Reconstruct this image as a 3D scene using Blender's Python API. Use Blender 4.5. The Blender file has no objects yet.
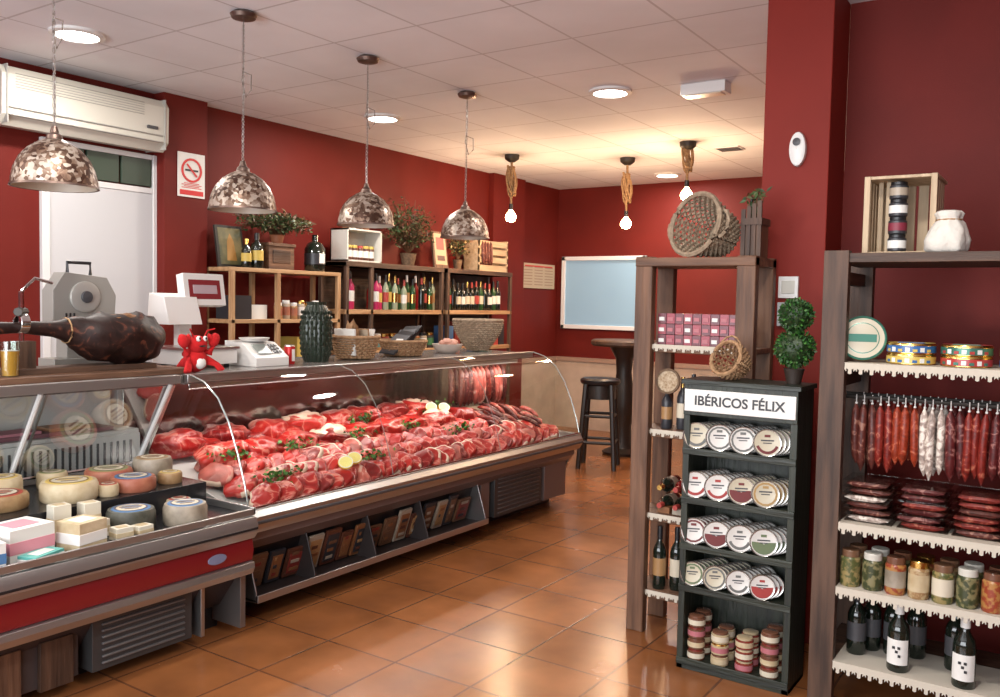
import bpy, math, random
from mathutils import Vector, Matrix, noise, Euler
random.seed(7)
RND=random.Random(11)
pi=math.pi
# ------------------------------------------------------------------ materials
MATS={}
def _new(name):
    m=bpy.data.materials.new(name); m.use_nodes=True
    return m,m.node_tree,m.node_tree.nodes['Principled BSDF']
def mat(name,col,rough=.5,metal=0,var=0,vscale=8,bump=0,bscale=40,emit=0,spec=.5,col2=None,stretch=(1,1,1),coat=0,sharp=False):
    if name in MATS: return MATS[name]
    m,nt,b=_new(name); N=nt.nodes; L=nt.links
    b.inputs['Base Color'].default_value=(*col,1); b.inputs['Roughness'].default_value=rough
    b.inputs['Metallic'].default_value=metal; b.inputs['Specular IOR Level'].default_value=spec
    if coat: b.inputs['Coat Weight'].default_value=coat; b.inputs['Coat Roughness'].default_value=.15
    if emit:
        b.inputs['Emission Color'].default_value=(*col,1); b.inputs['Emission Strength'].default_value=emit
    if var or col2 or bump:
        tc=N.new('ShaderNodeTexCoord'); mp=N.new('ShaderNodeMapping'); mp.inputs['Scale'].default_value=stretch
        L.new(tc.outputs['Object'],mp.inputs[0])
    if var or col2:
        n=N.new('ShaderNodeTexNoise'); n.inputs['Scale'].default_value=vscale; n.inputs['Detail'].default_value=5
        L.new(mp.outputs[0],n.inputs[0])
        r=N.new('ShaderNodeValToRGB')
        c2=col2 if col2 else tuple(min(1,c*(1+var)) for c in col)
        c1=col if col2 else tuple(c*(1-var) for c in col)
        r.color_ramp.elements[0].color=(*c1,1); r.color_ramp.elements[1].color=(*c2,1)
        r.color_ramp.elements[0].position=.46 if sharp else .32; r.color_ramp.elements[1].position=.56 if sharp else .68
        L.new(n.outputs[0],r.inputs[0]); L.new(r.outputs[0],b.inputs['Base Color'])
    if bump:
        n2=N.new('ShaderNodeTexNoise'); n2.inputs['Scale'].default_value=bscale; n2.inputs['Detail'].default_value=3
        L.new(mp.outputs[0],n2.inputs[0])
        bp=N.new('ShaderNodeBump'); bp.inputs['Strength'].default_value=bump; bp.inputs['Distance'].default_value=.01
        L.new(n2.outputs[0],bp.inputs['Height']); L.new(bp.outputs[0],b.inputs['Normal'])
    MATS[name]=m; return m
def glassmat(name,tint=(.96,1,.98),refl=.10):
    if name in MATS: return MATS[name]
    m=bpy.data.materials.new(name); m.use_nodes=True; nt=m.node_tree; nt.nodes.clear()
    o=nt.nodes.new('ShaderNodeOutputMaterial'); mx=nt.nodes.new('ShaderNodeMixShader')
    t=nt.nodes.new('ShaderNodeBsdfTransparent'); t.inputs[0].default_value=(*tint,1)
    g=nt.nodes.new('ShaderNodeBsdfGlossy'); g.inputs['Roughness'].default_value=.03
    lw=nt.nodes.new('ShaderNodeLayerWeight'); lw.inputs[0].default_value=.25
    mm=nt.nodes.new('ShaderNodeMath'); mm.operation='MULTIPLY_ADD'; mm.inputs[1].default_value=.4; mm.inputs[2].default_value=refl*.4
    nt.links.new(lw.outputs['Fresnel'],mm.inputs[0]); nt.links.new(mm.outputs[0],mx.inputs[0])
    nt.links.new(t.outputs[0],mx.inputs[1]); nt.links.new(g.outputs[0],mx.inputs[2]); nt.links.new(mx.outputs[0],o.inputs[0])
    MATS[name]=m; return m
def tilemat(name,c1,c2,grout,size,gw,rough,vs=1.5,bump=.3,rv=0):
    m,nt,b=_new(name); N=nt.nodes; L=nt.links
    tc=N.new('ShaderNodeTexCoord'); br=N.new('ShaderNodeTexBrick')
    br.offset=0; br.squash=1; br.inputs['Scale'].default_value=1; br.inputs['Brick Width'].default_value=size; br.inputs['Row Height'].default_value=size
    br.inputs['Mortar Size'].default_value=gw; br.inputs['Mortar Smooth'].default_value=.3
    br.inputs['Color1'].default_value=(*c1,1); br.inputs['Color2'].default_value=(*c2,1); br.inputs['Mortar'].default_value=(*grout,1)
    L.new(tc.outputs['Object'],br.inputs['Vector'])
    n=N.new('ShaderNodeTexNoise'); n.inputs['Scale'].default_value=vs; n.inputs['Detail'].default_value=6
    L.new(tc.outputs['Object'],n.inputs[0])
    mr=N.new('ShaderNodeMapRange'); mr.inputs[1].default_value=.3; mr.inputs[2].default_value=.7; mr.inputs[3].default_value=.66; mr.inputs[4].default_value=1.2
    L.new(n.outputs[0],mr.inputs[0])
    mx=N.new('ShaderNodeMix'); mx.data_type='RGBA'; mx.blend_type='MULTIPLY'; mx.inputs[0].default_value=1 if rv else .35
    L.new(br.outputs['Color'],mx.inputs[6]); L.new(mr.outputs[0],mx.inputs[7]); L.new(mx.outputs[2],b.inputs['Base Color'])
    b.inputs['Roughness'].default_value=rough
    if rv:
        m2=N.new('ShaderNodeMapRange'); m2.inputs[3].default_value=rough-rv; m2.inputs[4].default_value=rough+rv
        L.new(n.outputs[0],m2.inputs[0]); L.new(m2.outputs[0],b.inputs['Roughness'])
    bp=N.new('ShaderNodeBump'); bp.inputs['Strength'].default_value=bump; bp.inputs['Distance'].default_value=.004; bp.invert=True
    L.new(br.outputs['Fac'],bp.inputs['Height']); L.new(bp.outputs[0],b.inputs['Normal'])
    return m
def wood(name,c1,c2,axis='Z',rough=.6):
    st={'Z':(14,14,1.2),'X':(1.2,14,14),'Y':(14,1.2,14)}[axis]
    return mat(name+axis,c1,rough,col2=c2,vscale=2.2,bump=.35,bscale=5,stretch=st)
def marble(name,base,fat,amt=.60,sc=14,veins=False):
    if name in MATS: return MATS[name]
    m,nt,b=_new(name); N=nt.nodes; L=nt.links
    tc=N.new('ShaderNodeTexCoord'); n=N.new('ShaderNodeTexNoise'); n.inputs['Scale'].default_value=sc; n.inputs['Detail'].default_value=3 if veins else 6; n.inputs['Distortion'].default_value=.8 if veins else 1.6
    L.new(tc.outputs['Object'],n.inputs[0])
    r=N.new('ShaderNodeValToRGB'); e=r.color_ramp.elements
    if veins:
        e[0].position=.28; e[0].color=(*[c*.55 for c in base],1); e[1].position=.80; e[1].color=(*[c*1.15 for c in base],1)
        for p_,c in((.46,base),(.492,fat),(.50,fat),(.532,base),(.66,base),(.70,fat),(.73,base)):
            x=e.new(p_); x.color=(*c,1)
        b.inputs['Roughness'].default_value=.30; b.inputs['Specular IOR Level'].default_value=.4
    else:
        e[0].position=.33; e[0].color=(*[c*.5 for c in base],1); e[1].position=amt+.06; e[1].color=(*fat,1)
        x=e.new(amt-.02); x.color=(*base,1)
        b.inputs['Roughness'].default_value=.40; b.inputs['Specular IOR Level'].default_value=.35
    L.new(n.outputs[0],r.inputs[0]); L.new(r.outputs[0],b.inputs['Base Color'])
    bp=N.new('ShaderNodeBump'); bp.inputs['Strength'].default_value=.25; bp.inputs['Distance'].default_value=.005
    L.new(n.outputs[0],bp.inputs['Height']); L.new(bp.outputs[0],b.inputs['Normal'])
    MATS[name]=m; return m
def P(name,*c,**k): return mat(name,c,**k)
RED=mat('wall_red_paint',(.132,.0115,.0075),.6,var=.12,vscale=2,bump=.06,bscale=120,spec=.22)
WHITE=P('white_plastic',.74,.73,.70,rough=.35); CREAM=P('cream_plastic',.56,.54,.47,rough=.4)
BLACK=P('black_plastic',.012,.012,.014,rough=.35); DGREY=P('dark_grey',.06,.06,.065,rough=.45)
STEEL=mat('brushed_steel',(.62,.61,.60),.28,1,bump=.05,bscale=30,stretch=(1,.05,8))
CHROME=P('chrome',.75,.75,.75,rough=.12,metal=1); IRON=P('dark_iron',.05,.045,.04,rough=.5,metal=.6)
GLASS=glassmat('case_glass'); JAR=glassmat('jar_glass',(.93,.97,.95),.2)
WDK=lambda a: wood('dark_wood',(.034,.017,.010),(.105,.054,.031),a)
WBR=lambda a: wood('brown_wood',(.072,.033,.018),(.185,.092,.050),a)
WLT=lambda a: wood('light_wood',(.30,.16,.07),(.50,.31,.16),a)
WPL=lambda a: wood('pale_wood',(.36,.26,.16),(.56,.43,.28),a)
WBK=lambda a: wood('black_green_wood',(.006,.009,.006),(.026,.032,.020),a,.45)
GOLD=P('gold',.75,.5,.15,rough=.25,metal=1); PAPER=P('paper_white',.70,.69,.65,rough=.6)
# ------------------------------------------------------------------ mesh builder
class MB:
    def __init__(s): s.v=[];s.f=[];s.mats=[];s.fm=[]
    def mi(s,m):
        if m not in s.mats: s.mats.append(m)
        return s.mats.index(m)
    def add(s,vs,fs,m,M=None):
        o=len(s.v)
        if M is not None: vs=[M@Vector(v) for v in vs]
        s.v+= [tuple(v) for v in vs]
        if isinstance(m,list):
            for f,mm in zip(fs,m): s.f.append(tuple(i+o for i in f)); s.fm.append(s.mi(mm))
        else:
            k=s.mi(m)
            for f in fs: s.f.append(tuple(i+o for i in f)); s.fm.append(k)
        return s
    def box(s,x0,x1,y0,y1,z0,z1,m,M=None):
        v=[(x,y,z) for x in(x0,x1) for y in(y0,y1) for z in(z0,z1)]
        return s.add(v,[(0,1,3,2),(4,6,7,5),(0,4,5,1),(2,3,7,6),(0,2,6,4),(1,5,7,3)],m,M)
    def prism(s,poly,y0,y1,m,M=None):
        n=len(poly); v=[(x,y0,z) for x,z in poly]+[(x,y1,z) for x,z in poly]
        f=[(i,(i+1)%n,n+(i+1)%n,n+i) for i in range(n)]+[tuple(range(n-1,-1,-1)),tuple(range(n,2*n))]
        return s.add(v,f,m,M)
    def lathe(s,prof,c=(0,0,0),m=None,seg=24,M=None,mod=None):
        T=Matrix.Translation(c) if M is None else Matrix.Translation(c)@M
        v=[];f=[];ms=[]
        for k,(r,z) in enumerate(prof):
            for i in range(seg):
                a=2*pi*i/seg; rr=r*(mod(a,z) if mod else 1)
                v.append((rr*math.cos(a),rr*math.sin(a),z))
        for k in range(len(prof)-1):
            for i in range(seg):
                j=(i+1)%seg
                f.append((k*seg+i,k*seg+j,(k+1)*seg+j,(k+1)*seg+i)); ms.append(m[k] if isinstance(m,list) else m)
        return s.add(v,f,ms,T)
    def cyl(s,c,r,h,m,seg=20,M=None,r2=None):
        r2=r if r2 is None else r2
        return s.lathe([(0.0001,0),(r,0),(r2,h),(0.0001,h)],c,m,seg,M)
    def disc(s,c,r,m,M=None,seg=20):
        T=Matrix.Translation(c)@(M or Matrix()); v=[(r*math.cos(2*pi*i/seg),r*math.sin(2*pi*i/seg),0) for i in range(seg)]
        return s.add(v,[tuple(range(seg))],m,T)
    def tube(s,pts,r,m,seg=8,closed=False,nz=0):
        pts=[Vector(p) for p in pts]; n=len(pts); v=[];f=[]
        rs=r if isinstance(r,(list,tuple)) else [r]*n
        for i,p in enumerate(pts):
            a=pts[i-1] if (i>0 or closed) else p; b=pts[(i+1)%n] if (i<n-1 or closed) else p
            t=(b-a).normalized(); up=Vector((0,0,1)) if abs(t.z)<.9 else Vector((1,0,0))
            x=t.cross(up).normalized(); y=t.cross(x)
            for k in range(seg):
                an=2*pi*k/seg; w=p+(x*math.cos(an)+y*math.sin(an))*rs[i]
                if nz: w=p+(w-p)*(1+nz*noise.noise(w*14)*2+nz*.5*noise.noise(w*40))
                v.append(w)
        for i in range(n if closed else n-1):
            j=(i+1)%n
            for k in range(seg):
                l=(k+1)%seg; f.append((i*seg+k,i*seg+l,j*seg+l,j*seg+k))
        if not closed: f.append(tuple(range(seg-1,-1,-1))); f.append(tuple(range((n-1)*seg,n*seg)))
        return s.add(v,f,m)
    def blob(s,c,sc,m,M=None,nz=.25,fr=2.0,seg=14,rings=9,seed=0,sq=1.0):
        T=Matrix.Translation(c)@(M or Matrix()); v=[];f=[]
        pw=lambda a: math.copysign(abs(a)**sq,a)
        for i in range(rings+1):
            th=pi*i/rings
            for k in range(seg):
                ph=2*pi*k/seg; d=Vector((math.sin(th)*math.cos(ph),math.sin(th)*math.sin(ph),math.cos(th)))
                q=1+nz*noise.noise(d*fr+Vector((seed*7.3,seed*3.1,seed*1.7)))*2
                v.append((pw(d.x)*q*sc[0],pw(d.y)*q*sc[1],pw(d.z)*q*sc[2]))
        for i in range(rings):
            for k in range(seg):
                l=(k+1)%seg; f.append((i*seg+k,(i+1)*seg+k,(i+1)*seg+l,i*seg+l))
        return s.add(v,f,m,T)
    def steak(s,c,rx,ry,h,lean,fat,M,seed):
        n=24; T=Matrix.Translation(c)@M; out=[]
        for k in range(n):
            a=2*pi*k/n; q=1+.26*noise.noise(Vector((math.cos(a)*1.2+seed*3.7,math.sin(a)*1.2,seed*1.9)))*2*.8
            out.append((math.cos(a)*rx*q,math.sin(a)*ry*q))
        lv=[(.90,-h),(1.0,-h*.5),(1.01,h*.4),(.955,h*.85),(.86,h*1.0),(.5,h*1.12),(.2,h*1.15)]
        v=[];f=[];ms=[]
        for sc_,z in lv:
            for (x,y) in out: v.append((x*sc_,y*sc_,z+.006*noise.noise(Vector((x*18,y*18,seed*2.3)))))
        for j in range(len(lv)-1):
            for k in range(n):
                l=(k+1)%n; f.append((j*n+k,j*n+l,(j+1)*n+l,(j+1)*n+k)); ms.append(fat if (j<=3 and fat and k in range(seed%n,seed%n+9)) else lean)
        f.append(tuple((len(lv)-1)*n+k for k in range(n))); ms.append(lean)
        return s.add(v,f,ms,T)
    def leaf(s,p,l,w,m,rng=RND,M=None):
        E=M or Euler((rng.uniform(-1.3,1.3),rng.uniform(-1.3,1.3),rng.uniform(0,6.3))).to_matrix().to_4x4()
        T=Matrix.Translation(p)@E
        return s.add([(0,0,0),(w/2,l*.45,w*.15),(0,l,0),(-w/2,l*.45,w*.15)],[(0,1,2),(0,2,3)],m,T)
    def obj(s,name,bevel=0,ang=35,origin=None):
        me=bpy.data.meshes.new(name); me.from_pydata(s.v,[],s.f)
        for m in s.mats: me.materials.append(m)
        me.polygons.foreach_set('material_index',s.fm); me.validate()
        me.shade_smooth(); me.set_sharp_from_angle(angle=math.radians(ang))
        o=bpy.data.objects.new(name,me); bpy.context.collection.objects.link(o)
        if bevel:
            b=o.modifiers.new('bevel','BEVEL'); b.width=bevel; b.segments=2; b.limit_method='ANGLE'; b.angle_limit=math.radians(50)
        return o
def text(body,size,loc,m,face='-Y',name='lettering',ext=.0015,off=0.0):
    c=bpy.data.curves.new('t','FONT'); c.body=body; c.size=size; c.extrude=ext; c.offset=off; c.align_x='CENTER'; c.align_y='CENTER'
    t=bpy.data.objects.new('t',c); me=bpy.data.meshes.new_from_object(t); bpy.data.objects.remove(t)
    me.materials.clear(); me.materials.append(m)
    o=bpy.data.objects.new(name,me); bpy.context.collection.objects.link(o)
    R=Matrix.Rotation(pi/2,4,'X')
    if face=='+X': R=Matrix.Rotation(pi/2,4,'Z')@R
    o.matrix_world=Matrix.Translation(loc)@R
    return o
RX=lambda d: Matrix.Rotation(math.radians(d),4,'X')
RY=lambda d: Matrix.Rotation(math.radians(d),4,'Y')
RZ=lambda d: Matrix.Rotation(math.radians(d),4,'Z')
T=Matrix.Translation
# ------------------------------------------------------------------ camera
F=870.0; yaw=math.radians(34); pitch=-0.052
fw=Vector((-math.sin(yaw)*math.cos(pitch), math.cos(yaw)*math.cos(pitch), math.sin(pitch)))
rt=Vector((math.cos(yaw),math.sin(yaw),0)); up=rt.cross(fw)
c_,s_=math.cos(.02),math.sin(.02); R=rt*c_+up*s_; U=up*c_-rt*s_
cd=bpy.data.cameras.new('camera'); co=bpy.data.objects.new('camera',cd); bpy.context.collection.objects.link(co)
cd.sensor_width=36; cd.lens=F*36/1000
M=Matrix((R,U,-fw)).transposed().to_4x4(); M.translation=(0,0,1.55); co.matrix_world=M
bpy.context.scene.camera=co
# ------------------------------------------------------------------ room
FLOOR=tilemat('terracotta_tiles',(.290,.108,.036),(.225,.082,.027),(.12,.046,.02),.40,.006,.25,vs=2.6,bump=.2,rv=.06)
CEIL=tilemat('ceiling_panels',(.84,.85,.88),(.81,.82,.85),(.58,.57,.58),.6,.008,.8,vs=1,bump=.2)
MB().box(-5.8,2.4,-2.2,9.8,-.1,0,FLOOR).obj('floor')
MB().box(-5.8,2.4,-2.2,9.8,3,3.1,CEIL).obj('ceiling')
MB().box(-5.8,-5.62,-2.2,9.8,0,3,RED).obj('wall_left')
MB().box(-5.8,-.7,9.6,9.8,0,3,RED).obj('wall_back')
MB().box(-1.0,2.4,4.4,4.55,0,3,RED).obj('wall_right')
MB().box(-.85,-.7,4.55,9.6,0,3,RED).obj('wall_annex')
MB().box(2.2,2.4,-2.2,4.4,0,3,RED).obj('wall_east')
w=MB(); w.box(-5.8,2.4,-2.2,-2,0,.5,RED).box(-5.8,2.4,-2.2,-2,2.7,3,RED).box(-5.8,-4.6,-2.2,-2,.5,2.7,RED).box(1.4,2.4,-2.2,-2,.5,2.7,RED); w.obj('wall_front')
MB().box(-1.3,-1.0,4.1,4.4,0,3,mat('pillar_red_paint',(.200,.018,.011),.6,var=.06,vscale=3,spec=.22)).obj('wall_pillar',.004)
MB().box(-5.62,-5.50,3.83,4.2,0,3,RED).obj('wall_pilaster_near',.004)
MB().box(-5.62,-5.55,8.05,8.7,0,3,RED).obj('wall_pilaster_far',.004)
WAIN=mat('wainscot_tile',(.50,.40,.32),.35,var=.1,vscale=6)
w=MB(); w.box(-5.6,-.85,9.57,9.6,0,.84,WAIN).box(-5.6,-.85,9.55,9.6,.84,.89,mat('trim_tan',(.36,.24,.18),.4)); w.obj('trim_1')
w=MB(); w.box(-5.62,-5.59,8.7,9.57,0,.84,WAIN).box(-5.62,-5.57,8.7,9.55,.84,.89,MATS['trim_tan']); w.obj('trim_2')
d=MB(); DW=P('door_white',.66,.65,.64,rough=.4); XD=-5.618
d.box(XD,-5.58,3.00,3.05,0,2.555,DW).box(XD,-5.58,3.80,3.83,0,2.555,DW).box(XD,-5.59,3.05,3.80,0,2.28,P('door_panel',.52,.52,.53,rough=.3))
d.box(XD,-5.585,3.05,3.80,2.28,2.32,DW)
for i in range(3):
    d.box(XD,-5.59,3.06+i*.25,3.29+i*.25,2.33,2.52,P('green_glass_tile',.035,.055,.035,rough=.35))
d.box(XD,-5.585,3.05,3.80,2.52,2.555,DW); d.obj('door_1',.003)
d=MB(); FR=P('window_frame_white',.8,.8,.8)
BLUE=mat('pale_blue_pane',(.27,.43,.56),.35,emit=.22)
d.box(-5.5,-4.42,9.575,9.6,1.28,2.13,BLUE)
for z in(1.25,2.10): d.box(-5.53,-4.38,9.55,9.6,z,z+.05,FR)
for x in(-5.53,-4.43): d.box(x,x+.05,9.55,9.6,1.25,2.15,FR)
d.obj('window_1',.004)
# ------------------------------------------------------------------ air conditioner
a=MB(); GR=P('ac_grille_grey',.35,.34,.31,rough=.6)
prof=[(-5.62,2.58),(-5.45,2.56),(-5.39,2.62),(-5.385,2.86),(-5.42,2.91),(-5.62,2.92)]
a.prism(prof,2.66,3.79,CREAM)
for i in range(6): a.box(-5.39,-5.382,2.74,3.60,2.785+i*.016,2.789+i*.016,GR)
a.box(-5.40,-5.374,2.70,3.74,2.615,2.622,GR); a.box(-5.40,-5.376,2.70,3.74,2.66,2.667,GR)
a.box(-5.39,-5.375,3.62,3.7,2.70,2.72,DGREY)
for k in (2.69,3.76): a.box(-5.61,-5.378,k-.004,k+.004,2.57,2.915,GR)
a.obj('air_conditioner',.006)
s=MB(); SR=P('sign_red',.55,.02,.02)
s.box(-5.50,-5.492,3.94,4.17,2.28,2.60,PAPER); s.box(-5.493,-5.490,3.955,4.155,2.295,2.33,SR)
Mx=RY(90)
s.lathe([(.072,0),(.088,0),(.088,.004),(.072,.004),(.072,0)],(-5.492,4.055,2.475),SR,28,Mx)
s.add([(-.06,-.008,0),(.06,-.008,0),(.06,.008,0),(-.06,.008,0)],[(0,1,2,3)],SR,T((-5.4875,4.055,2.475))@RX(45)@RY(90))
s.box(-5.492,-5.489,4.0,4.11,2.468,2.482,BLACK)
for i in range(4): s.box(-5.492,-5.490,3.97+.02*(i%2),4.14-.02*(i%2),2.345+i*.011,2.350+i*.011,SR)
s.obj('no_smoking_sign')
s=MB(); s.box(-5.62,-5.60,8.74,9.5,1.74,2.04,P('notice_cream',.48,.39,.27))
for i in range(7):
    for j in range(3): s.box(-5.601,-5.598,8.78+j*.24,8.97+j*.24,1.78+i*.035,1.79+i*.035,P('notice_ink',.3,.2,.14))
s.box(-5.601,-5.597,8.8,9.44,2.0,2.015,SR); s.obj('wall_notice')
# ------------------------------------------------------------------ ceiling fittings
EM=P('downlight_glow',1,.95,.88,emit=16)
def downlight(x,y):
    b=MB(); b.lathe([(.145,3.0),(.145,2.985),(.115,2.978),(.11,2.99),(.11,3.0)],(x,y,0),WHITE,28); b.disc((x,y,2.988),.112,EM,RX(180),28)
    b.obj('recessed_downlight')
    l=bpy.data.lights.new('downlight_lamp','AREA'); l.shape='DISK'; l.size=.25; l.energy=34; l.color=(1,.94,.87)
    o=bpy.data.objects.new('downlight_lamp',l); o.location=(x,y,2.97); bpy.context.collection.objects.link(o)
for p in((-4.72,2.74),(-4.69,5.23),(-2.75,5.35),(-3.9,9.0),(-2.6,1.6),(-.6,2.0),(-4.7,.3),(-2.2,-.6)): downlight(*p)
e=MB(); e.box(-2.28,-1.98,5.43,5.55,2.93,3.0,WHITE); e.box(-2.25,-2.01,5.44,5.54,2.925,2.932,P('lamp_diffuser',.8,.75,.6,rough=.3)); e.obj('emergency_light',.008)
v=MB(); v.box(-2.88,-2.66,7.68,7.88,2.99,3.0,WHITE)
for i in range(6): v.box(-2.87,-2.67,7.70+i*.03,7.71+i*.03,2.985,2.992,DGREY)
v.obj('ceiling_vent')
def mosaic():
    m,nt,b=_new('mosaic_metal'); N=nt.nodes; L=nt.links
    tc=N.new('ShaderNodeTexCoord'); vo=N.new('ShaderNodeTexVoronoi'); vo.inputs['Scale'].default_value=62
    L.new(tc.outputs['Object'],vo.inputs['Vector'])
    sp=N.new('ShaderNodeSeparateColor'); L.new(vo.outputs['Color'],sp.inputs[0])
    n=N.new('ShaderNodeTexNoise'); n.inputs['Scale'].default_value=9; L.new(tc.outputs['Object'],n.inputs[0])
    ad=N.new('ShaderNodeMath'); ad.operation='MULTIPLY_ADD'; ad.inputs[1].default_value=.55; L.new(sp.outputs[0],ad.inputs[0]); L.new(n.outputs[0],ad.inputs[2])
    r=N.new('ShaderNodeValToRGB'); e=r.color_ramp.elements; e[0].position=.58; e[0].color=(.060,.026,.015,1); e[1].position=1.04; e[1].color=(.50,.43,.36,1)
    x=e.new(.78); x.color=(.20,.125,.085,1)
    L.new(ad.outputs[0],r.inputs[0]); L.new(r.outputs[0],b.inputs['Base Color'])
    b.inputs['Metallic'].default_value=.55; b.inputs['Roughness'].default_value=.42
    bp=N.new('ShaderNodeBump'); bp.inputs['Strength'].default_value=.3; bp.inputs['Distance'].default_value=.003; L.new(vo.outputs['Distance'],bp.inputs['Height']); L.new(bp.outputs[0],b.inputs['Normal'])
    return m
HAM=mosaic()
BRZ=mat('aged_bronze',(.16,.11,.09),.4,.8,var=.4,vscale=20)
INN=P('shade_inner',.55,.47,.37,rough=.4)
BULB=P('warm_bulb',1,.62,.28,emit=60)
CORD=P('cord_grey',.16,.13,.11,rough=.5)
def pendant(x,y):
    b=MB(); z0=2.0
    pr=[(.168,0),(.166,.03),(.156,.075),(.135,.12),(.102,.158),(.062,.185),(.035,.197)]
    b.lathe(pr,(x,y,z0),HAM,36); b.lathe([(r*.97,z) for r,z in pr[::-1]],(x,y,z0-.002),INN,36)
    b.lathe([(.168,0),(.173,-.003),(.171,.006),(.165,.006)],(x,y,z0),BRZ,36)
    b.lathe([(.036,.19),(.03,.215),(.018,.225),(.012,.25),(.001,.25)],(x,y,z0),BRZ,16)
    z=z0+.25; k=0
    while z<2.92:
        a=k%2; n=8
        pts=[(x+(.007*math.cos(2*pi*i/n) if a else 0),y+(0 if a else .007*math.cos(2*pi*i/n)),z+.011+.012*math.sin(2*pi*i/n)) for i in range(n)]
        b.tube(pts,.0018,STEEL,4,True); z+=.019; k+=1
    b.tube([(x,y,z0+.2),(x+.006,y,2.5),(x,y,2.97)],.0022,CORD,6)
    b.tube([(x,y,2.7),(x+.05,y+.01,2.68),(x+.06,y,2.6),(x+.02,y,2.57),(x-.01,y,2.66),(x,y,2.72)],.003,CORD,6)
    b.lathe([(.001,2.955),(.03,2.957),(.06,2.967),(.068,2.985),(.05,3.0),(.001,3.0)],(x,y,0),BRZ,20)
    b.blob((x,y,z0+.09),(.028,.028,.035),P('frosted_bulb',.9,.88,.8,rough=.3),nz=0)
    b.obj('dome_pendant_lamp')
for y in(2.0,2.98,3.9,4.9): pendant(-3.62,y)
ROPE=mat('jute_rope',(.26,.14,.06),.9,col2=(.45,.28,.14),vscale=60,bump=.6,bscale=120)
def ropelamp(x,y,zb):
    b=MB(); b.lathe([(.001,2.93),(.03,2.93),(.07,2.96),(.075,3.0),(.001,3.0)],(x,y,0),IRON,18)
    b.tube([(x,y,2.95),(x,y,zb+.08)],.012,ROPE,6)
    for lp in range(5):
        pts=[(x+.042*math.cos(t_+lp*1.2)*math.cos(lp),y+.042*math.cos(t_+lp)*math.sin(lp*1.3),zb+.30+.13*math.sin(t_)+.012*lp) for t_ in [i*2*pi/14 for i in range(14)]]
        b.tube(pts,.010,ROPE,6,True)
    for k in range(3): b.tube([(x+.026*math.cos(i*pi/4),y+.026*math.sin(i*pi/4),zb+.42+k*.02) for i in range(8)],.010,ROPE,6,True)
    b.cyl((x,y,zb+.045),.02,.06,BLACK,14)
    b.lathe([(.015,.05),(.022,.03),(.048,.0),(.054,-.025),(.042,-.06),(.001,-.075)],(x,y,zb),BULB,16)
    b.obj('rope_pendant_lamp')
    l=bpy.data.lights.new('bulb_lamp','POINT'); l.energy=37; l.color=(1,.67,.42); l.shadow_soft_size=.05
    o=bpy.data.objects.new('bulb_lamp',l); o.location=(x,y,zb-.13); bpy.context.collection.objects.link(o)
ropelamp(-4.74,7.17,2.42); ropelamp(-3.82,7.84,2.38); ropelamp(-2.99,7.33,2.56)
# ------------------------------------------------------------------ meat counter
YS,YE=2.66,5.85
TOP=mat('counter_top_stone',(.17,.155,.145),.18,var=.25,vscale=60)
c=MB(); SIL=mat('satin_aluminium',(.46,.45,.44),.34,.9)
WCASE=P('case_white',.60,.60,.59,rough=.3)
c.box(-4.30,-3.66,YS,YE,1.12,1.165,TOP)
c.box(-3.67,-3.63,YS,YE,1.13,1.172,SIL); c.box(-4.31,-4.30,YS,YE,1.10,1.17,DGREY)
c.box(-4.30,-4.22,YS,YE,.06,1.12,WCASE)
c.box(-4.22,-4.215,YS+.03,YE-.03,.70,1.12,P('case_mirror',.36,.34,.32,rough=.12,metal=1))
c.prism([(-4.22,.06),(-3.42,.06),(-3.30,.40),(-3.24,.44),(-3.24,.47),(-4.22,.73)],YS,YE,BLACK)
c.prism([(-3.26,.44),(-3.19,.45),(-3.165,.49),(-3.165,.53),(-3.19,.555),(-3.24,.56)],YS,YE,SIL)
c.box(-3.168,-3.160,YS,YE,.495,.51,DGREY)
c.prism([(-3.30,.34),(-3.235,.40),(-3.235,.44),(-3.30,.44)],YS,YE,P('lower_trim',.16,.12,.11,rough=.35))
RK=P('rack_dark',.035,.028,.027,rough=.4)
c.prism([(-3.42,.10),(-3.21,.10),(-3.21,.135),(-3.225,.135),(-3.225,.115),(-3.40,.115),(-3.31,.385),(-3.33,.385)],YS+.08,4.66,RK)
c.box(-3.212,-3.205,YS+.08,4.66,.10,.137,SIL)
for y in(YS+.08,3.12,3.58,4.04,4.64): c.prism([(-3.42,.08),(-3.22,.10),(-3.22,.15),(-3.30,.39),(-3.34,.39)],y,y+.008,RK if y>YS+.1 and y<4.6 else SIL)
c.box(-3.40,-3.30,4.70,4.80,.10,.38,P('end_panel',.16,.12,.11,rough=.3))
c.box(-3.40,-3.285,4.84,5.45,.09,.39,P('vent_frame',.045,.045,.045,rough=.4))
for i in range(9): c.box(-3.29,-3.275,4.88,5.41,.115+i*.029,.122+i*.029,P('vent_slat',.2,.2,.2,rough=.4,metal=.5))
c.box(-3.40,-3.29,5.5,5.82,.09,.40,MATS['end_panel'])
c.box(-4.25,-3.45,YS,YE,0,.06,BLACK)
c.prism([(-4.3,.06),(-3.42,.06),(-3.24,.44),(-3.17,.50),(-3.2,.56),(-4.3,.6)],YE,YE+.03,SIL)
counter=c.obj('meat_display_counter',.003)
g=MB(); cur=[(-3.205,.56),(-3.235,.68),(-3.285,.82),(-3.35,.96),(-3.43,1.07),(-3.53,1.14),(-3.64,1.17)]
for ya,yb in((YS+.02,3.70),(3.71,4.78),(4.79,YE)):
    v=[];f=[]
    for i,(x,z) in enumerate(cur): v+=[(x,ya,z),(x,yb,z)]
    for i in range(len(cur)-1): f.append((2*i,2*i+1,2*i+3,2*i+2))
    g.add(v,f,GLASS)
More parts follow.
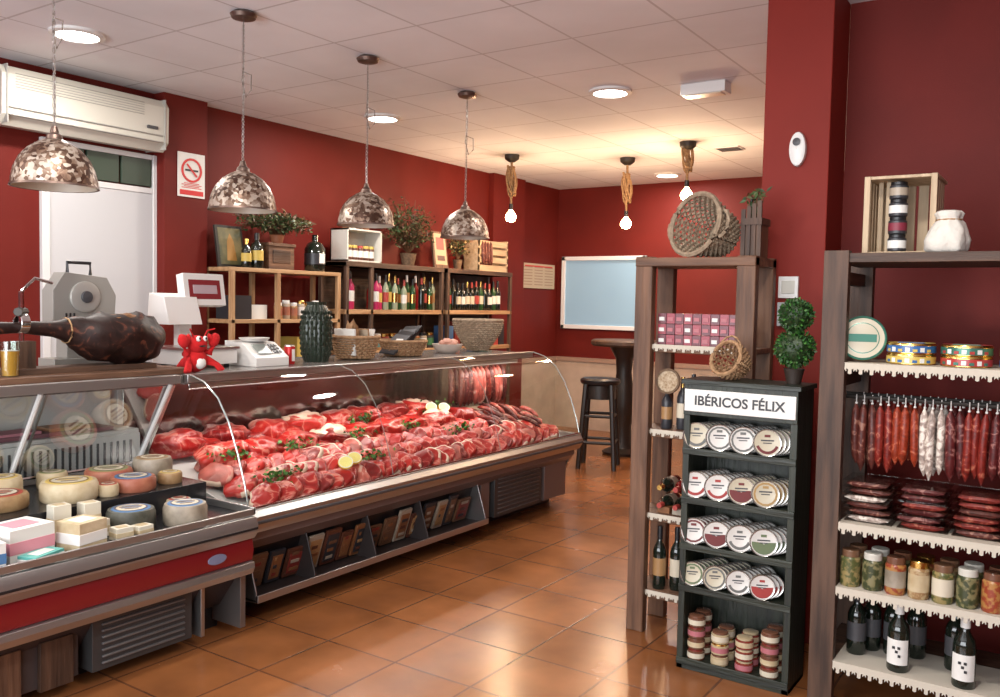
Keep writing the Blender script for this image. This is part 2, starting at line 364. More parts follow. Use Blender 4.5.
for y in(YE+.01,YS+.02):
    g.add([(x,y,z) for x,z in cur]+[(-4.2,y,1.12),(-4.2,y,.6)],[tuple(range(len(cur)+2))],GLASS)
for y in(YS+.02,YE+.01): g.tube([(x+.003,y,z) for x,z in cur],.0045,P('glass_edge',.45,.5,.47,rough=.15,metal=.6),6)
for y in(3.705,4.785): g.tube([(x,y,z) for x,z in cur],.0022,MATS['glass_edge'],5)
g.tube([(-3.2,YS,.565),(-3.2,YE,.565)],.008,CHROME,6)
gl=g.obj('display_glass'); gl.parent=counter
t=MB(); t.box(-3.76,-3.73,YS+.1,YE-.1,1.10,1.119,P('case_tube_lamp',1,.93,.88,emit=2)); t.box(-3.73,-3.722,YS+.08,YE-.08,1.085,1.12,SIL); t.obj('case_tube_light').parent=counter
for y in(3.45,5.05):
    l=bpy.data.lights.new('case_lamp','AREA'); l.shape='RECTANGLE'; l.size=.05; l.size_y=1.5; l.energy=9; l.color=(1,.86,.79)
    o=bpy.data.objects.new('case_lamp',l); o.location=(-3.745,y,1.09); bpy.context.collection.objects.link(o)
pk=MB(); PC=[P('pack_%d'%i,*cc,rough=.35) for i,cc in enumerate([(.22,.09,.035),(.36,.30,.23),(.10,.035,.02),(.34,.19,.08),(.03,.03,.035),(.20,.03,.022),(.15,.075,.04)])]
ang=math.degrees(math.atan2(.09,.27))
y=YS+.12
while y<4.58:
    wd=RND.uniform(.085,.13); Mt=T((-3.375,y,.130))@RY(ang)
    h=RND.uniform(.15,.21)
    pk.box(.004,.020,0,wd,0,h,RND.choice([PC[2],PC[4],PC[0],PC[6],PC[1]]),Mt); pk.box(.020,.024,.014,wd-.014,.02,h-.025,RND.choice([PC[0],PC[3],PC[4],PC[6],PC[5]]),Mt)
    for q_ in range(3): pk.box(.024,.027,.025,wd-.025-RND.uniform(0,.03),.035+q_*.045,.055+q_*.045,RND.choice(PC),Mt)
    y+=wd+RND.uniform(.012,.03)
pk.obj('boxed_ham_packs',.002)
# meat
ME=[marble('beef_red',(.36,.016,.014),(.56,.17,.13),.63,9,True),marble('beef_bright',(.47,.026,.020),(.62,.22,.17),.62,7,True),marble('beef_dark',(.22,.010,.010),(.42,.11,.09),.66,10,True),marble('pork_pink',(.50,.11,.085),(.68,.42,.34),.60,7),marble('roast_red',(.38,.016,.013),(.56,.16,.12),.70,5,True)]
FATE=P('fat_cap',.68,.50,.39,rough=.4)
SL=.26/.98
def dz(x): return .47+( -3.24-x)*SL
mt=MB(); sd=0
for row,(x,st,s0) in enumerate(((-4.02,.29,.02),(-3.79,.275,.14))):
    y=YS+.20+s0
    while y<5.12:
        sd+=1; L_=RND.uniform(.135,.165)
        M_=RZ(RND.uniform(60,115))@RX(RND.uniform(-6,10))@RY(RND.uniform(-6,6))
        m_=[ME[4],ME[0],ME[2],ME[4],ME[1]][sd%5]; zz=dz(x)+.085
        mt.blob((x,y,zz),(L_,RND.uniform(.095,.118),RND.uniform(.068,.082)),m_,M_,.16,2.0,30,18,sd,.85)
        mt.blob((x+.05,y+st*.5,dz(x)+.060),(.085,.07,.045),ME[sd%3],RZ(sd*37),.15,2.0,18,12,sd+40,.9)
        if sd%4==0: mt.blob((x-.012,y+.01,zz+.008),(L_*.95,.085,.074),FATE,M_,.22,2.2,24,14,sd+90,.85)
        y+=st+RND.uniform(-.03,.02)
# three neat rows of thick steaks, each leaning on the next
for row,(x,stp) in enumerate(((-3.63,.085),(-3.485,.080),(-3.345,.078))):
    y=YS+.17+row*.035
    while y<5.70:
        if y>5.15 and row==0: break
        sd+=1
        M_=RY(RND.uniform(12,20))@RX(RND.uniform(26,36))@RZ(RND.uniform(-25,25))
        mt.steak((x+RND.uniform(-.010,.010),y,dz(x)+.070+RND.uniform(0,.012)),RND.uniform(.074,.088),RND.uniform(.080,.098),RND.uniform(.015,.020),ME[[0,1,0,2,1,4,0,3,2,1,0][(sd+row*3)%11]],FATE if sd%4 else None,M_,sd)
        if sd%2: mt.steak((x+.01,y+.03,dz(x)+.028),.085,.085,.018,ME[sd%3],None,RY(10)@RZ(sd*40),sd+50)
        y+=stp+RND.uniform(-.010,.010)
mt.obj('fresh_meat_cuts',ang=70)
tr=MB(); sa=math.degrees(math.atan2(.26,.98))
for i in range(7):
    y0=YS+.06+i*.45; M_=T((-3.26,y0,.477))@RY(sa)
    tr.box(-.88,0,0,.43,.0,.006,WCASE,M_); tr.box(-.88,0,0,.006,.0,.03,WCASE,M_); tr.box(-.88,0,.424,.43,.0,.03,WCASE,M_); tr.box(-.005,0,0,.43,0,.035,WCASE,M_)
tr.obj('meat_trays')
GRN=[P('parsley_%d'%i,*cc,rough=.6) for i,cc in enumerate([(.04,.15,.015),(.07,.22,.03),(.015,.08,.01)])]
ps=MB()
def parsley(x,y,n,sx,sy):
    for i in range(n):
        px,py=x+RND.gauss(0,sx),y+RND.gauss(0,sy)
        ps.leaf((px,py,dz(px)+.115+RND.uniform(0,.045)),RND.uniform(.018,.034),RND.uniform(.014,.024),RND.choice(GRN))
for (x,y) in((-3.70,3.42),(-3.70,3.95),(-3.70,4.45),(-3.41,3.73),(-3.55,4.8),(-3.92,4.97),(-3.40,3.05),(-3.90,4.20),(-3.70,3.0)): parsley(x,y,85,.022,.07)
ps.obj('parsley_garnish')
YEL=P('lemon_rind',.80,.55,.03,rough=.45); LFL=P('lemon_flesh',.85,.75,.25,rough=.3)
for (x,y) in((-3.34,3.46),(-3.37,3.56),(-3.86,4.86),(-3.83,4.97)):
    l=MB(); M_=RX(RND.uniform(20,50))@RY(30); l.lathe([(.001,-.036),(.024,-.031),(.040,-.012),(.043,.0),(.040,.004),(.035,.004),(.001,.003)],(x,y,dz(x)+.165),[YEL,YEL,YEL,YEL,WHITE,LFL],18,M_)
    l.obj('lemon_half')
SG=[marble('chorizo_red',(.20,.017,.011),(.38,.12,.07),.6,30),marble('sausage_brown',(.11,.025,.018),(.28,.13,.09),.6,30),marble('fuet_white',(.42,.33,.28),(.68,.62,.54),.5,30),marble('chorizo_orange',(.28,.034,.012),(.42,.12,.06),.6,30),marble('salami_wine',(.10,.013,.013),(.28,.12,.10),.58,30)]
def sausage(b,p0,p1,r,m,bend=(0,0,0),seg=8,n=7):
    p0=Vector(p0);p1=Vector(p1);pts=[];rs=[]
    for i in range(n):
        t_=i/(n-1); pts.append(p0.lerp(p1,t_)+Vector(bend)*math.sin(pi*t_)); rs.append(r*(max(.0,1-(2*t_-1)**6))**.5*.95+.0015)
    b.tube(pts,rs,m,seg)
sc=MB()
for i in range(56):
    y=RND.uniform(5.18,5.74); x=RND.uniform(-3.85,-3.48); z=dz(x)+.05+RND.uniform(0,.08)
    sausage(sc,(x-.06,y+RND.uniform(-.04,.04),z+.03),(x+.12,y+RND.uniform(-.05,.05),z-.03),RND.uniform(.013,.018),RND.choice(SG[:2]+[ME[3],SG[4]]),(0,0,.02))
for i in range(11):
    y=5.20+i*.055
    for q_ in range(2): sausage(sc,(-3.96+q_*.08,y+q_*.02,1.065),(-3.94+q_*.09,y+RND.uniform(-.02,.02),.76+q_*.01),.026,RND.choice([SG[1],SG[0],ME[3],SG[4],SG[1]]),(.02,0,0),10)
sc.tube([(-3.96,5.16,1.075),(-3.96,5.82,1.075)],.006,CHROME,6); sc.tube([(-3.88,5.16,1.075),(-3.88,5.82,1.075)],.006,CHROME,6)
sc.obj('sausage_links',ang=60)
# ------------------------------------------------------------------ cheese counter
y0,y1=.3,2.62
k=MB(); REDS=P('cabinet_red',.19,.008,.012,rough=.3,coat=.3); DK=P('deck_black',.015,.015,.017,rough=.25)
k.box(-4.30,-3.66,y0,y1,1.12,1.165,TOP); k.box(-3.67,-3.63,y0,y1,1.13,1.172,SIL); k.box(-4.30,-4.22,y0,y1,.06,1.12,WCASE)
k.prism([(-4.22,.12),(-3.3,.12),(-3.16,.30),(-3.12,.35),(-3.12,.53),(-3.14,.56),(-4.22,.56)],y0,y1,P('cabinet_dark',.04,.03,.03,rough=.5))
k.prism([(-3.13,.46),(-3.09,.465),(-3.065,.50),(-3.065,.53),(-3.08,.565),(-3.13,.575)],y0,y1,SIL)
k.prism([(-3.13,.355),(-3.105,.36),(-3.095,.41),(-3.105,.46),(-3.13,.465)],y0,y1,REDS)
k.prism([(-3.20,.27),(-3.10,.30),(-3.085,.33),(-3.09,.355),(-3.13,.36)],y0,y1,SIL)
k.box(-3.085,-3.064,y0,y1,.508,.520,BLACK)
k.box(-3.62,-3.10,y0,y1,.56,.572,DK); k.box(-3.96,-3.42,y0,y1-.01,.572,.68,DK)
k.box(-3.10,-3.085,y0,y1,.572,.60,SIL); k.box(-3.62,-3.085,y1-.012,y1,.572,.605,SIL)
k.box(-3.98,-3.96,y0,y1,.68,.86,WCASE)
y=y0+.02
while y<y1-.03: k.box(-3.961,-3.955,y,y+.012,.72,.83,DGREY); y+=.035
k.box(-4.22,-3.97,y0,y1,.86,.88,WCASE)
k.box(-4.2,-3.35,y0,y1,0,.12,BLACK)
k.box(-3.32,-3.22,y0,1.86,.06,.28,P('panel_grey',.05,.04,.04,rough=.4))
k.box(-3.30,-3.19,1.90,2.36,.06,.30,MATS['vent_frame'])
for i in range(8): k.box(-3.192,-3.180,1.94,2.32,.085+i*.026,.093+i*.026,MATS['vent_slat'])
for y in(1.06,1.28,1.50,1.70): k.box(-3.23,-3.20,y,y+.13,.05,.24,RND.choice([WBR('Z'),WDK('Z'),WBR('Z')]))
k.box(-3.34,-3.18,2.40,2.42,.05,.30,SIL); k.box(-3.40,-3.15,y1-.03,y1,.04,.56,P('side_steel',.22,.20,.19,rough=.35,metal=.7))
k.lathe([(.001,0),(.05,0),(.05,.004),(.001,.005)],(-3.098,2.42,.41),[P('badge_blue',.20,.22,.34)]*3,20,RY(90)@Matrix.Diagonal((.45,1,1,1)))
cab=k.obj('cheese_display_counter',.003)
g=MB(); g.add([(-3.66,y0,1.14),(-3.66,y1,1.14),(-3.92,y1,.72),(-3.92,y0,.72)],[(0,1,2,3)],GLASS)
g.tube([(-3.92,y0,.72),(-3.92,y1,.72)],.008,CHROME,6)
for y in(1.2,1.95,2.58):
    g.tube([(-3.65,y,1.13),(-3.93,y,.70)],.011,P('bracket_white',.7,.7,.68,rough=.3),8); g.tube([(-3.68,y+.045,1.13),(-3.95,y+.045,.70)],.007,SIL,6)
g.obj('slanted_glass').parent=cab
pp=MB(); PK=P('pink_card',.62,.25,.30,rough=.6); PU=P('purple_card',.20,.08,.10,rough=.6)
pp.box(-4.18,-4.0,y0+.1,2.5,.882,.90,PU); pp.box(-4.15,-4.02,1.95,2.15,.90,.912,PK); pp.box(-4.16,-4.03,2.2,2.4,.90,.915,P('kraft_tray',.4,.2,.1)); pp.box(-4.17,-4.02,1.6,1.85,.90,.91,PAPER)
pp.obj('wrapping_paper')
CI=P('label_ink',.12,.06,.04)
def cheese(x,y,z,r,h,side,top,lab=None,name='cheese_wheel'):
    b=MB(); b.lathe([(.001,0),(r*.95,0),(r,h*.15),(r,h*.8),(r*.93,h),(r*.80,h+.001),(r*.78,h+.003),(.001,h+.003)],(x,y,z),[side,side,side,side,side,lab or top,lab or top],32)
    if lab:
        b.disc((x,y,z+h+.0042),r*.60,top); zz=z+h+.0048; Mz=T((x,y,zz))@RZ(62)
        for q_,(a_,w_) in enumerate(((.30,.34),(.12,.46),(-.06,.40),(-.26,.28))): b.box(-r*w_,r*w_,r*(a_-.05),r*(a_+.04),0,.0006,lab if q_%2==0 else CI,Mz)
        b.lathe([(r*.62,0),(r*.66,.0006),(r*.66,0)],(x,y,z+h+.0040),CI,28)
    b.obj(name,ang=40)
def mc(n,a_,b_,r_=.5): return mat(n,a_,r_,col2=b_,vscale=14,bump=.2)
C1=mc('rind_cream',(.42,.32,.18),(.56,.47,.31)); C2=mc('rind_red',(.28,.07,.04),(.40,.16,.09)); C3=mc('rind_grey',(.20,.165,.12),(.36,.31,.24)); C4=mc('rind_dark',(.04,.042,.03),(.10,.10,.08)); C5=mc('rind_brown',(.22,.12,.05),(.38,.25,.12))
CP=P('cheese_paper',.58,.52,.40); CY=P('cheese_label_yellow',.58,.43,.12); CB=P('cheese_label_blue',.07,.17,.34); CG=P('cheese_label_olive',.22,.24,.10); CR_=P('cheese_label_red',.38,.06,.04)
LB=[P('label_yellow',.55,.40,.09),P('label_blue',.05,.12,.27),P('label_teal',.08,.22,.22),P('label_red',.36,.045,.035),P('label_green',.05,.17,.07),PAPER]
zt=.573; zr=.681
cheese(-3.30,2.14,zt,.098,.085,C4,CP,CB); cheese(-3.21,2.34,zt,.092,.085,C3,CP,CB)
cheese(-3.56,2.02,zr,.115,.080,C1,CP,CY); cheese(-3.72,2.30,zr,.105,.07,C2,CP,CG); cheese(-3.53,2.30,zr,.098,.06,C2,CP,CB); cheese(-3.68,2.50,zr,.090,.10,C3,CP,C5)
cheese(-3.80,1.85,zr,.09,.09,C1,CP,CY); cheese(-3.62,1.76,zr,.11,.06,C5,CP,CR_); cheese(-3.84,2.10,zr,.065,.07,C1,CP,CG); cheese(-3.395,2.44,zt,.055,.06,C1,CP,CR_)
cheese(-3.53,2.49,zr,.055,.05,C5,CP,CY); cheese(-3.50,2.16,zr,.045,.05,C1,CP,CR_)
def pack(x,y,z,a,dx,dy,h,m1,m2,name='wrapped_cheese_block'):
    b=MB(); M_=T((x,y,z))@RZ(a); b.box(-dx/2,dx/2,-dy/2,dy/2,0,h,m1,M_); b.box(-dx/2-.001,dx/2+.001,-dy/2-.001,dy/2+.001,h*.25,h*.62,m2,M_); b.box(-dx*.3,dx*.3,-dy*.3,dy*.3,h,h+.002,m2,M_)
    b.obj(name,.006)
pack(-3.27,1.66,zt,8,.16,.18,.12,PAPER,PK); pack(-3.22,1.46,zt,-5,.18,.18,.10,PAPER,CB); pack(-3.19,1.86,zt,12,.12,.13,.11,C1,PAPER); pack(-3.51,1.52,zr,4,.14,.16,.07,PAPER,LB[2])
for (x,y,h) in((-3.36,1.99,.13),(-3.29,1.985,.07),(-3.37,1.87,.14),(-3.30,1.90,.09),(-3.18,2.02,.05),(-3.18,2.11,.04)): pack(x,y,zt,RND.uniform(-10,10),.06,.07,h,P('waxed_white',.62,.58,.47),C1,'cheese_portion')
pack(-3.15,1.68,zt,20,.08,.14,.03,P('turquoise_wrap',.10,.38,.34),PAPER,'turquoise_packet'); pack(-3.75,1.55,zr,5,.2,.2,.04,LB[4],PAPER,'cheese_tray')
# ------------------------------------------------------------------ items on counter top
ZT=1.1655
h=MB(); h.box(-4.12,-3.72,1.70,2.74,ZT,ZT+.03,WBR('Y')); h.obj('cutting_board',.004)
HM=marble('cured_ham',(.022,.008,.006),(.10,.030,.016),.60,16); hb=HM.node_tree.nodes['Principled BSDF']; hb.inputs['Roughness'].default_value=.5; hb.inputs['Specular IOR Level'].default_value=.3
FATM=P('ham_fat',.20,.09,.035,rough=.5)
j=MB(); zb=ZT+.03
j.box(-3.98,-3.82,1.9,2.62,zb,zb+.025,WDK('Y')); j.tube([(-3.9,2.0,zb),(-3.9,2.0,1.56)],.012,CHROME,8); j.tube([(-3.93,2.03,1.47),(-3.87,1.97,1.47)],.02,IRON,8)
j.lathe([(.03,-.02),(.045,-.02),(.045,.02),(.03,.02),(.03,-.02)],(-3.9,2.0,1.42),CHROME,16,RX(90))
j.box(-3.93,-3.87,1.95,2.05,zb+.02,1.34,WDK('Z')); j.tube([(-3.9,2.5,zb),(-3.9,2.5,zb+.06)],.01,CHROME,6)
j.tube([(-3.9,2.0,1.56),(-3.9,2.06,1.62),(-3.9,2.14,1.60)],.008,CHROME,6)
j.obj('ham_stand',.002)
j=MB()
ctrl=[(1.62,1.40,.012),(1.70,1.41,.022),(1.85,1.40,.024),(2.0,1.40,.026),(2.14,1.395,.036),(2.22,1.385,.058),(2.29,1.365,.092),(2.38,1.35,.115),(2.48,1.342,.124),(2.58,1.34,.118),(2.65,1.34,.095),(2.69,1.34,.055),(2.70,1.34,.01)]
pts=[];rs=[]
for i in range(len(ctrl)-1):
    for q_ in range(3):
        t_=q_/3; a_,b_=ctrl[i],ctrl[i+1]; pts.append((-3.9,a_[0]+(b_[0]-a_[0])*t_,a_[1]+(b_[1]-a_[1])*t_)); rs.append(a_[2]+(b_[2]-a_[2])*t_)
pts.append((-3.9,2.70,1.34)); rs.append(.01)
j.tube(pts,rs,HM,30,False,.12)
j.blob((-3.87,2.46,1.43),(.045,.10,.032),FATM,RX(4),.2,3,20,12); j.blob((-3.9,1.62,1.40),(.022,.045,.022),BLACK,None,.05)
j.tube([(-3.9+.058*math.cos(i*pi/6),2.20,1.385+.058*math.sin(i*pi/6)) for i in range(12)],.004,ROPE,5,True)
j.obj('cured_ham_leg',ang=75)
j=MB(); GS=P('slicer_grey',.32,.31,.28,rough=.4,metal=.1)
j.box(-4.29,-4.14,2.28,2.66,ZT,ZT+.07,GS); j.box(-4.27,-4.17,2.36,2.58,ZT+.07,1.45,GS)
j.prism([(-.16,0),(.16,0),(.17,.14),(.12,.23),(-.10,.25),(-.16,.16)],-.05,.05,GS,T((-4.20,2.44,1.41))@RZ(90))
j.lathe([(.001,.0),(.078,.0),(.078,.012),(.065,.016),(.001,.016)],(-4.15,2.44,1.54),P('slicer_plate',.46,.45,.41,rough=.3,metal=.3),28,RY(90))
j.lathe([(.001,.016),(.03,.017),(.028,.03),(.001,.034)],(-4.15,2.44,1.54),DGREY,20,RY(90))
for i in range(3): j.box(-4.15,-4.146,2.34+i*.02,2.35+i*.02,1.44,1.46,BLACK)
j.tube([(-4.2,2.38,1.65),(-4.2,2.38,1.71),(-4.2,2.50,1.71),(-4.2,2.50,1.65)],.010,BLACK,6)
j.obj('meat_slicer',.010)
j=MB(); AMB=mat('amber_beer',(.60,.30,.05),.15)
j.lathe([(.001,.004),(.031,.004),(.037,.11),(.001,.11)],(-3.80,1.90,ZT+.03),AMB,20); j.lathe([(.037,.111),(.001,.115)],(-3.80,1.90,ZT+.03),PAPER,20)
j.lathe([(.001,0),(.034,0),(.041,.15),(.039,.15),(.033,.004)],(-3.80,1.90,ZT+.03),JAR,20); j.obj('beer_glass')
LR=mat('plush_red',(.50,.008,.010),.95,bump=.5,bscale=300)
j=MB(); x,y,z=-3.76,2.80,ZT
j.blob((x,y,z+.062),(.055,.062,.062),LR,None,.05); j.blob((x+.015,y,z+.145),(.048,.052,.046),LR,None,.05); j.blob((x+.043,y,z+.05),(.018,.03,.03),PAPER,None,.05)
for sg in(-1,1):
    j.tube([(x,y+sg*.045,z+.11),(x+.02,y+sg*.075,z+.10),(x+.03,y+sg*.085,z+.14)],[.016,.018,.014],LR,10)
    j.blob((x+.03,y+sg*.092,z+.165),(.024,.028,.038),LR,RX(-sg*25),.06); j.blob((x+.03,y+sg*.068,z+.175),(.016,.014,.026),LR,RX(sg*20),.06)
    for q_ in range(3): j.tube([(x+.02,y+sg*.05,z+.05+q_*.015),(x+.06,y+sg*(.075+.01*q_),z+.04),(x+.075,y+sg*(.09+.012*q_),z+.012)],.010,LR,8)
    j.blob((x+.052,y+sg*.020,z+.175),(.012,.012,.014),PAPER,None,0); j.blob((x+.062,y+sg*.019,z+.177),(.005,.006,.007),BLACK,None,0)
    j.tube([(x+.03,y+sg*.03,z+.18),(x+.03,y+sg*.05,z+.215),(x+.06,y+sg*.075,z+.225)],.004,LR,6)
for q_ in range(4): j.blob((x-.045-.03*q_*.6,y,z+.05-.008*q_),(.035,.055-.008*q_,.035-.005*q_),LR,None,.04)
j.blob((x+.060,y,z+.138),(.008,.020,.005),BLACK,None,0)
j.obj('lobster_plush_toy',ang=70)
j=MB(); x,y=-4.08,3.04
j.box(x-.14,x+.14,y-.17,y+.17,ZT+.02,ZT+.10,WHITE); j.box(x-.16,x+.15,y-.18,y+.18,ZT+.10,ZT+.115,STEEL)
for a_ in(-.1,.1):
    for b_ in(-.13,.13): j.cyl((x+a_,y+b_,ZT),.015,.02,BLACK,10)
j.box(x-.14,x-.09,y-.04,y+.04,ZT+.1,1.44,WHITE)
j.prism([(-.10,0),(.10,0),(.05,.15),(-.08,.17)],-.16,.05,WHITE,T((x-.08,y-.02,1.40)))
Mh=T((x-.06,y+.09,1.50))@RY(-10); j.box(-.03,.03,-.13,.14,0,.18,WHITE,Mh); j.box(.029,.033,-.10,.11,.035,.145,P('display_red',.22,.03,.035,rough=.2),Mh)
j.box(.031,.035,-.075,.085,.065,.115,P('display_pale',.45,.35,.38,rough=.3),Mh)
j.obj('weighing_scale',.008)
j=MB(); x,y=-3.98,3.38
j.prism([(-.13,0),(.14,0),(.14,.05),(.02,.13),(-.13,.14)],-.12,.12,WHITE,T((x,y,ZT))); j.lathe([(.001,.0),(.07,.0),(.09,.02),(.001,.02)],(x-.02,y,ZT+.137),WHITE,24)
Ms=T((x+.08,y,ZT+.095))@RY(34); j.box(-.045,.045,-.08,.02,0,.004,P('lcd_grey',.25,.28,.26,rough=.2),Ms)
for i in range(3):
    for q_ in range(3): j.box(-.04+i*.03,-.02+i*.03,.035+q_*.022,.05+q_*.022,0,.006,DGREY,Ms)
j.obj('cash_register_terminal',.006)
j=MB(); CR=mat('can_red',(.50,.02,.02),.25,.3); j.lathe([(.001,0),(.028,.0),(.032,.008),(.032,.105),(.027,.115),(.001,.113)],(-3.90,3.56,ZT),[STEEL,CR,CR,STEEL,STEEL],20); j.box(-3.870,-3.866,3.55,3.57,ZT+.02,ZT+.09,PAPER); j.obj('soda_can')
DG=P('vase_green',.014,.026,.016,rough=.35,coat=.3)
j=MB(); mod=lambda a,z: 1+.07*abs(math.sin(a*9))
j.lathe([(.001,0),(.07,0),(.085,.05),(.092,.15),(.09,.24),(.075,.31),(.055,.35),(.06,.37),(.05,.37),(.04,.34),(.001,.33)],(-3.97,3.84,ZT),DG,72,None,mod)
for z_ in range(9): 
    rr=.088+.008*math.sin(z_/8*pi)
    for i in range(18): j.blob((-3.97+rr*math.cos(i*pi/9+z_*.17),3.84+rr*math.sin(i*pi/9+z_*.17),ZT+.05+z_*.032),(.009,.009,.012),DG,None,0,seg=6,rings=4)
j.obj('textured_green_vase')
WK=mat('wicker',(.23,.12,.055),.8,col2=(.41,.25,.13),vscale=40); WKD=mat('wicker_dark',(.08,.045,.025),.8,col2=(.18,.11,.06),vscale=40); WKG=mat('wicker_grey',(.20,.145,.095),.8,col2=(.37,.28,.19),vscale=40)
def basket(b,c,prof,m,M=None,rings=10,st=24,rt_=.007,el=1.0):
    Mt=T(c)@(M or Matrix())
    for k in range(rings):
        r,z=prof((k+.5)/rings); n=st*2
        b.tube([Mt@Vector(((r+.006*(-1)**(i+k))*math.cos(2*pi*i/n),(r+.006*(-1)**(i+k))*el*math.sin(2*pi*i/n),z)) for i in range(n)],rt_,m,5,True)
    for i in range(st):
        a=2*pi*i/st; b.tube([Mt@Vector((prof(t_/4)[0]*math.cos(a),prof(t_/4)[0]*el*math.sin(a),prof(t_/4)[1])) for t_ in range(5)],.004,m,4)
    r,z=prof(1); b.tube([Mt@Vector((r*math.cos(2*pi*i/32),r*el*math.sin(2*pi*i/32),z)) for i in range(32)],rt_*1.7,m,6,True)
    r,z=prof(0); b.add([(r*math.cos(2*pi*i/24),r*el*math.sin(2*pi*i/24),z) for i in range(24)],[tuple(range(24))],m,Mt)
j=MB(); basket(j,(-3.98,4.20,ZT+.007),lambda t:(.115+.04*t,.14*t),WK,rings=9)
for i in range(8): j.box(-.05,.05,-.006,.006,0,.17,RND.choice([PAPER,PC[1],PC[3],WK]),T((-3.98+RND.uniform(-.05,.05),4.10+i*.024,ZT+.03))@RX(RND.uniform(-15,15)))
for i in range(5): j.leaf(Vector((-3.96,4.10+i*.03,ZT+.16)),.11,.05,WK,M=RX(70+i*6)@RZ(RND.uniform(-40,40)))
j.obj('wicker_basket')
j=MB(); basket(j,(-3.98,4.68,ZT+.007),lambda t:(.12+.045*t,.10*t),WK,rings=7)
for i in range(6): j.box(-.07,.07,-.10,.10,0,.012,BLACK if i%3 else DGREY,T((-3.98,4.60+i*.028,ZT+.08+i*.012))@RX(38)@RZ(RND.uniform(-10,10))) 
for i in range(3): j.box(-.03,.03,-.02,.02,.012,.014,PAPER,T((-3.96,4.62+i*.05,ZT+.10+i*.024))@RX(38))
j.obj('wicker_basket_of_jerky')
j=MB(); j.lathe([(.001,0),(.06,0),(.10,.03),(.115,.07),(.108,.07),(.09,.035),(.001,.02)],(-4.0,5.22,ZT),P('bowl_white',.60,.52,.46,rough=.3),28)
for i in range(7): j.blob((-4.0+RND.uniform(-.05,.05),5.22+RND.uniform(-.05,.05),ZT+.07+RND.uniform(0,.02)),(.035,.035,.025),P('peach_pink',.50,.26,.20,rough=.5),None,.1,seed=i,seg=10,rings=6)
j.obj('bowl_of_snacks')
j=MB(); basket(j,(-4.02,5.64,ZT+.007),lambda t:(.075+.12*math.sin(min(1,t)*pi*.5),.24*t),WKG,rings=15,st=28); j.obj('woven_bowl_basket')
# ------------------------------------------------------------------ bottles / jars
def bottle(b,x,y,z,h=.30,r=.037,glass=None,label=None,cap=None,M=None):
    gl=glass or BGL; cp=cap or BLACK
    pr=[(.001,0),(r*.9,0),(r,.01*h/.3),(r,h*.22),(r*1.012,h*.22),(r*1.012,h*.50),(r,h*.50),(r,h*.60),(r*.8,h*.68),(r*.40,h*.76),(r*.36,h*.80),(r*.36+.001,h*.80),(r*.39,h*.98),(r*.36,h),(.001,h)]
    lb=label or gl
    b.lathe(pr,(x,y,z),[gl,gl,gl,lb,lb,lb,gl,gl,gl,gl,cp,cp,cp,cp],14,M)
BGL=P('bottle_dark_glass',.008,.012,.008,rough=.08,coat=.5); BGR=P('bottle_green',.02,.06,.02,rough=.1); BPK=P('bottle_pink',.42,.025,.10,rough=.3); BRD=P('bottle_red',.16,.008,.008,rough=.15); BWH=P('bottle_clear',.28,.32,.22,rough=.1)
def jar(b,x,y,z,r,h,cont,lid,label=None):
    b.lathe([(.001,0),(r*.9,0),(r,h*.06),(r,h*.2),(r*1.01,h*.2),(r*1.01,h*.65),(r,h*.65),(r,h*.76),(r*.82,h*.82)],(x,y,z),[cont,cont,cont,label or cont,label or cont,label or cont,cont,cont],16)
    b.lathe([(r*.8,h*.82),(r*.88,h*.82),(r*.88,h*.98),(r*.82,h),(.001,h)],(x,y,z),lid,16)
XB=-5.585; XF=-5.25
b=MB(); W_=WLT('Y')
def frame(b,y0,y1,zs,m1,m2,posts,xb=XB,xf=XF,th=.03,pw=.035):
    for z in zs: b.box(xb,xf,y0,y1,z-th,z,m1)
    for y in posts:
        b.box(xf-pw,xf,y-pw/2,y+pw/2,0,zs[0]-th,m2); b.box(xb,xb+pw,y-pw/2,y+pw/2,0,zs[0]-th,m2)
    return b
frame(b,4.22,5.36,(1.78,1.39,.95,.2),W_,WLT('Z'),(4.24,4.68,5.34)); b.obj('wooden_shelf',.003)
b=MB(); frame(b,5.42,6.78,(1.88,1.47,1.1,.3),WLT('Y'),WDK('Z'),(5.44,5.75,6.76),th=.04); b.box(XB,XB+.01,5.42,6.78,1.1,1.86,WDK('Y')); b.box(XB,XF+.002,5.42,6.78,1.84,1.885,WDK('Y')); b.obj('wine_rack_shelf',.003)
b=MB(); frame(b,6.84,8.0,(1.88,1.47,1.1,.3),WLT('Y'),WDK('Z'),(6.86,7.98),th=.04); b.box(XB,XB+.01,6.84,8.0,1.1,1.86,WDK('Y')); b.box(XB,XF+.002,6.84,8.0,1.84,1.885,WDK('Y')); b.obj('wine_rack_shelf',.003)
b=MB()
for i in range(15):
    y=5.80+i*.064
    bottle(b,-5.33+.02*(i%2),y,1.47,RND.uniform(.26,.33),.028,RND.choice([BGL,BGL,BGR,BRD,BWH]) if i not in(1,2) else BPK,RND.choice([PAPER,GOLD,LB[3],None,LB[0],PC[3]]),RND.choice([GOLD,BLACK,LB[3],PAPER]))
bottle(b,-5.36,5.58,1.47,.33,.04,BPK,PAPER,BLACK)
b.obj('wine_bottles')
b=MB()
for i in range(12): bottle(b,-5.35,6.98+i*.08,1.47,RND.uniform(.27,.32),.032,RND.choice([BGL,BGR,BGL,BWH]),RND.choice([PAPER,CP,GOLD,LB[3],None]),RND.choice([GOLD,BLACK,LB[3]]))
b.obj('wine_bottles')
b=MB()
for i in range(11): jar(b,-5.36,5.6+i*.11,1.1,.045,.15,RND.choice(PC),RND.choice([GOLD,WHITE,BLACK]),RND.choice(LB))
for i in range(9): b.box(-5.48,-5.30,6.92+i*.115,7.01+i*.115,1.1,1.1+RND.uniform(.12,.26),RND.choice(PC+LB))
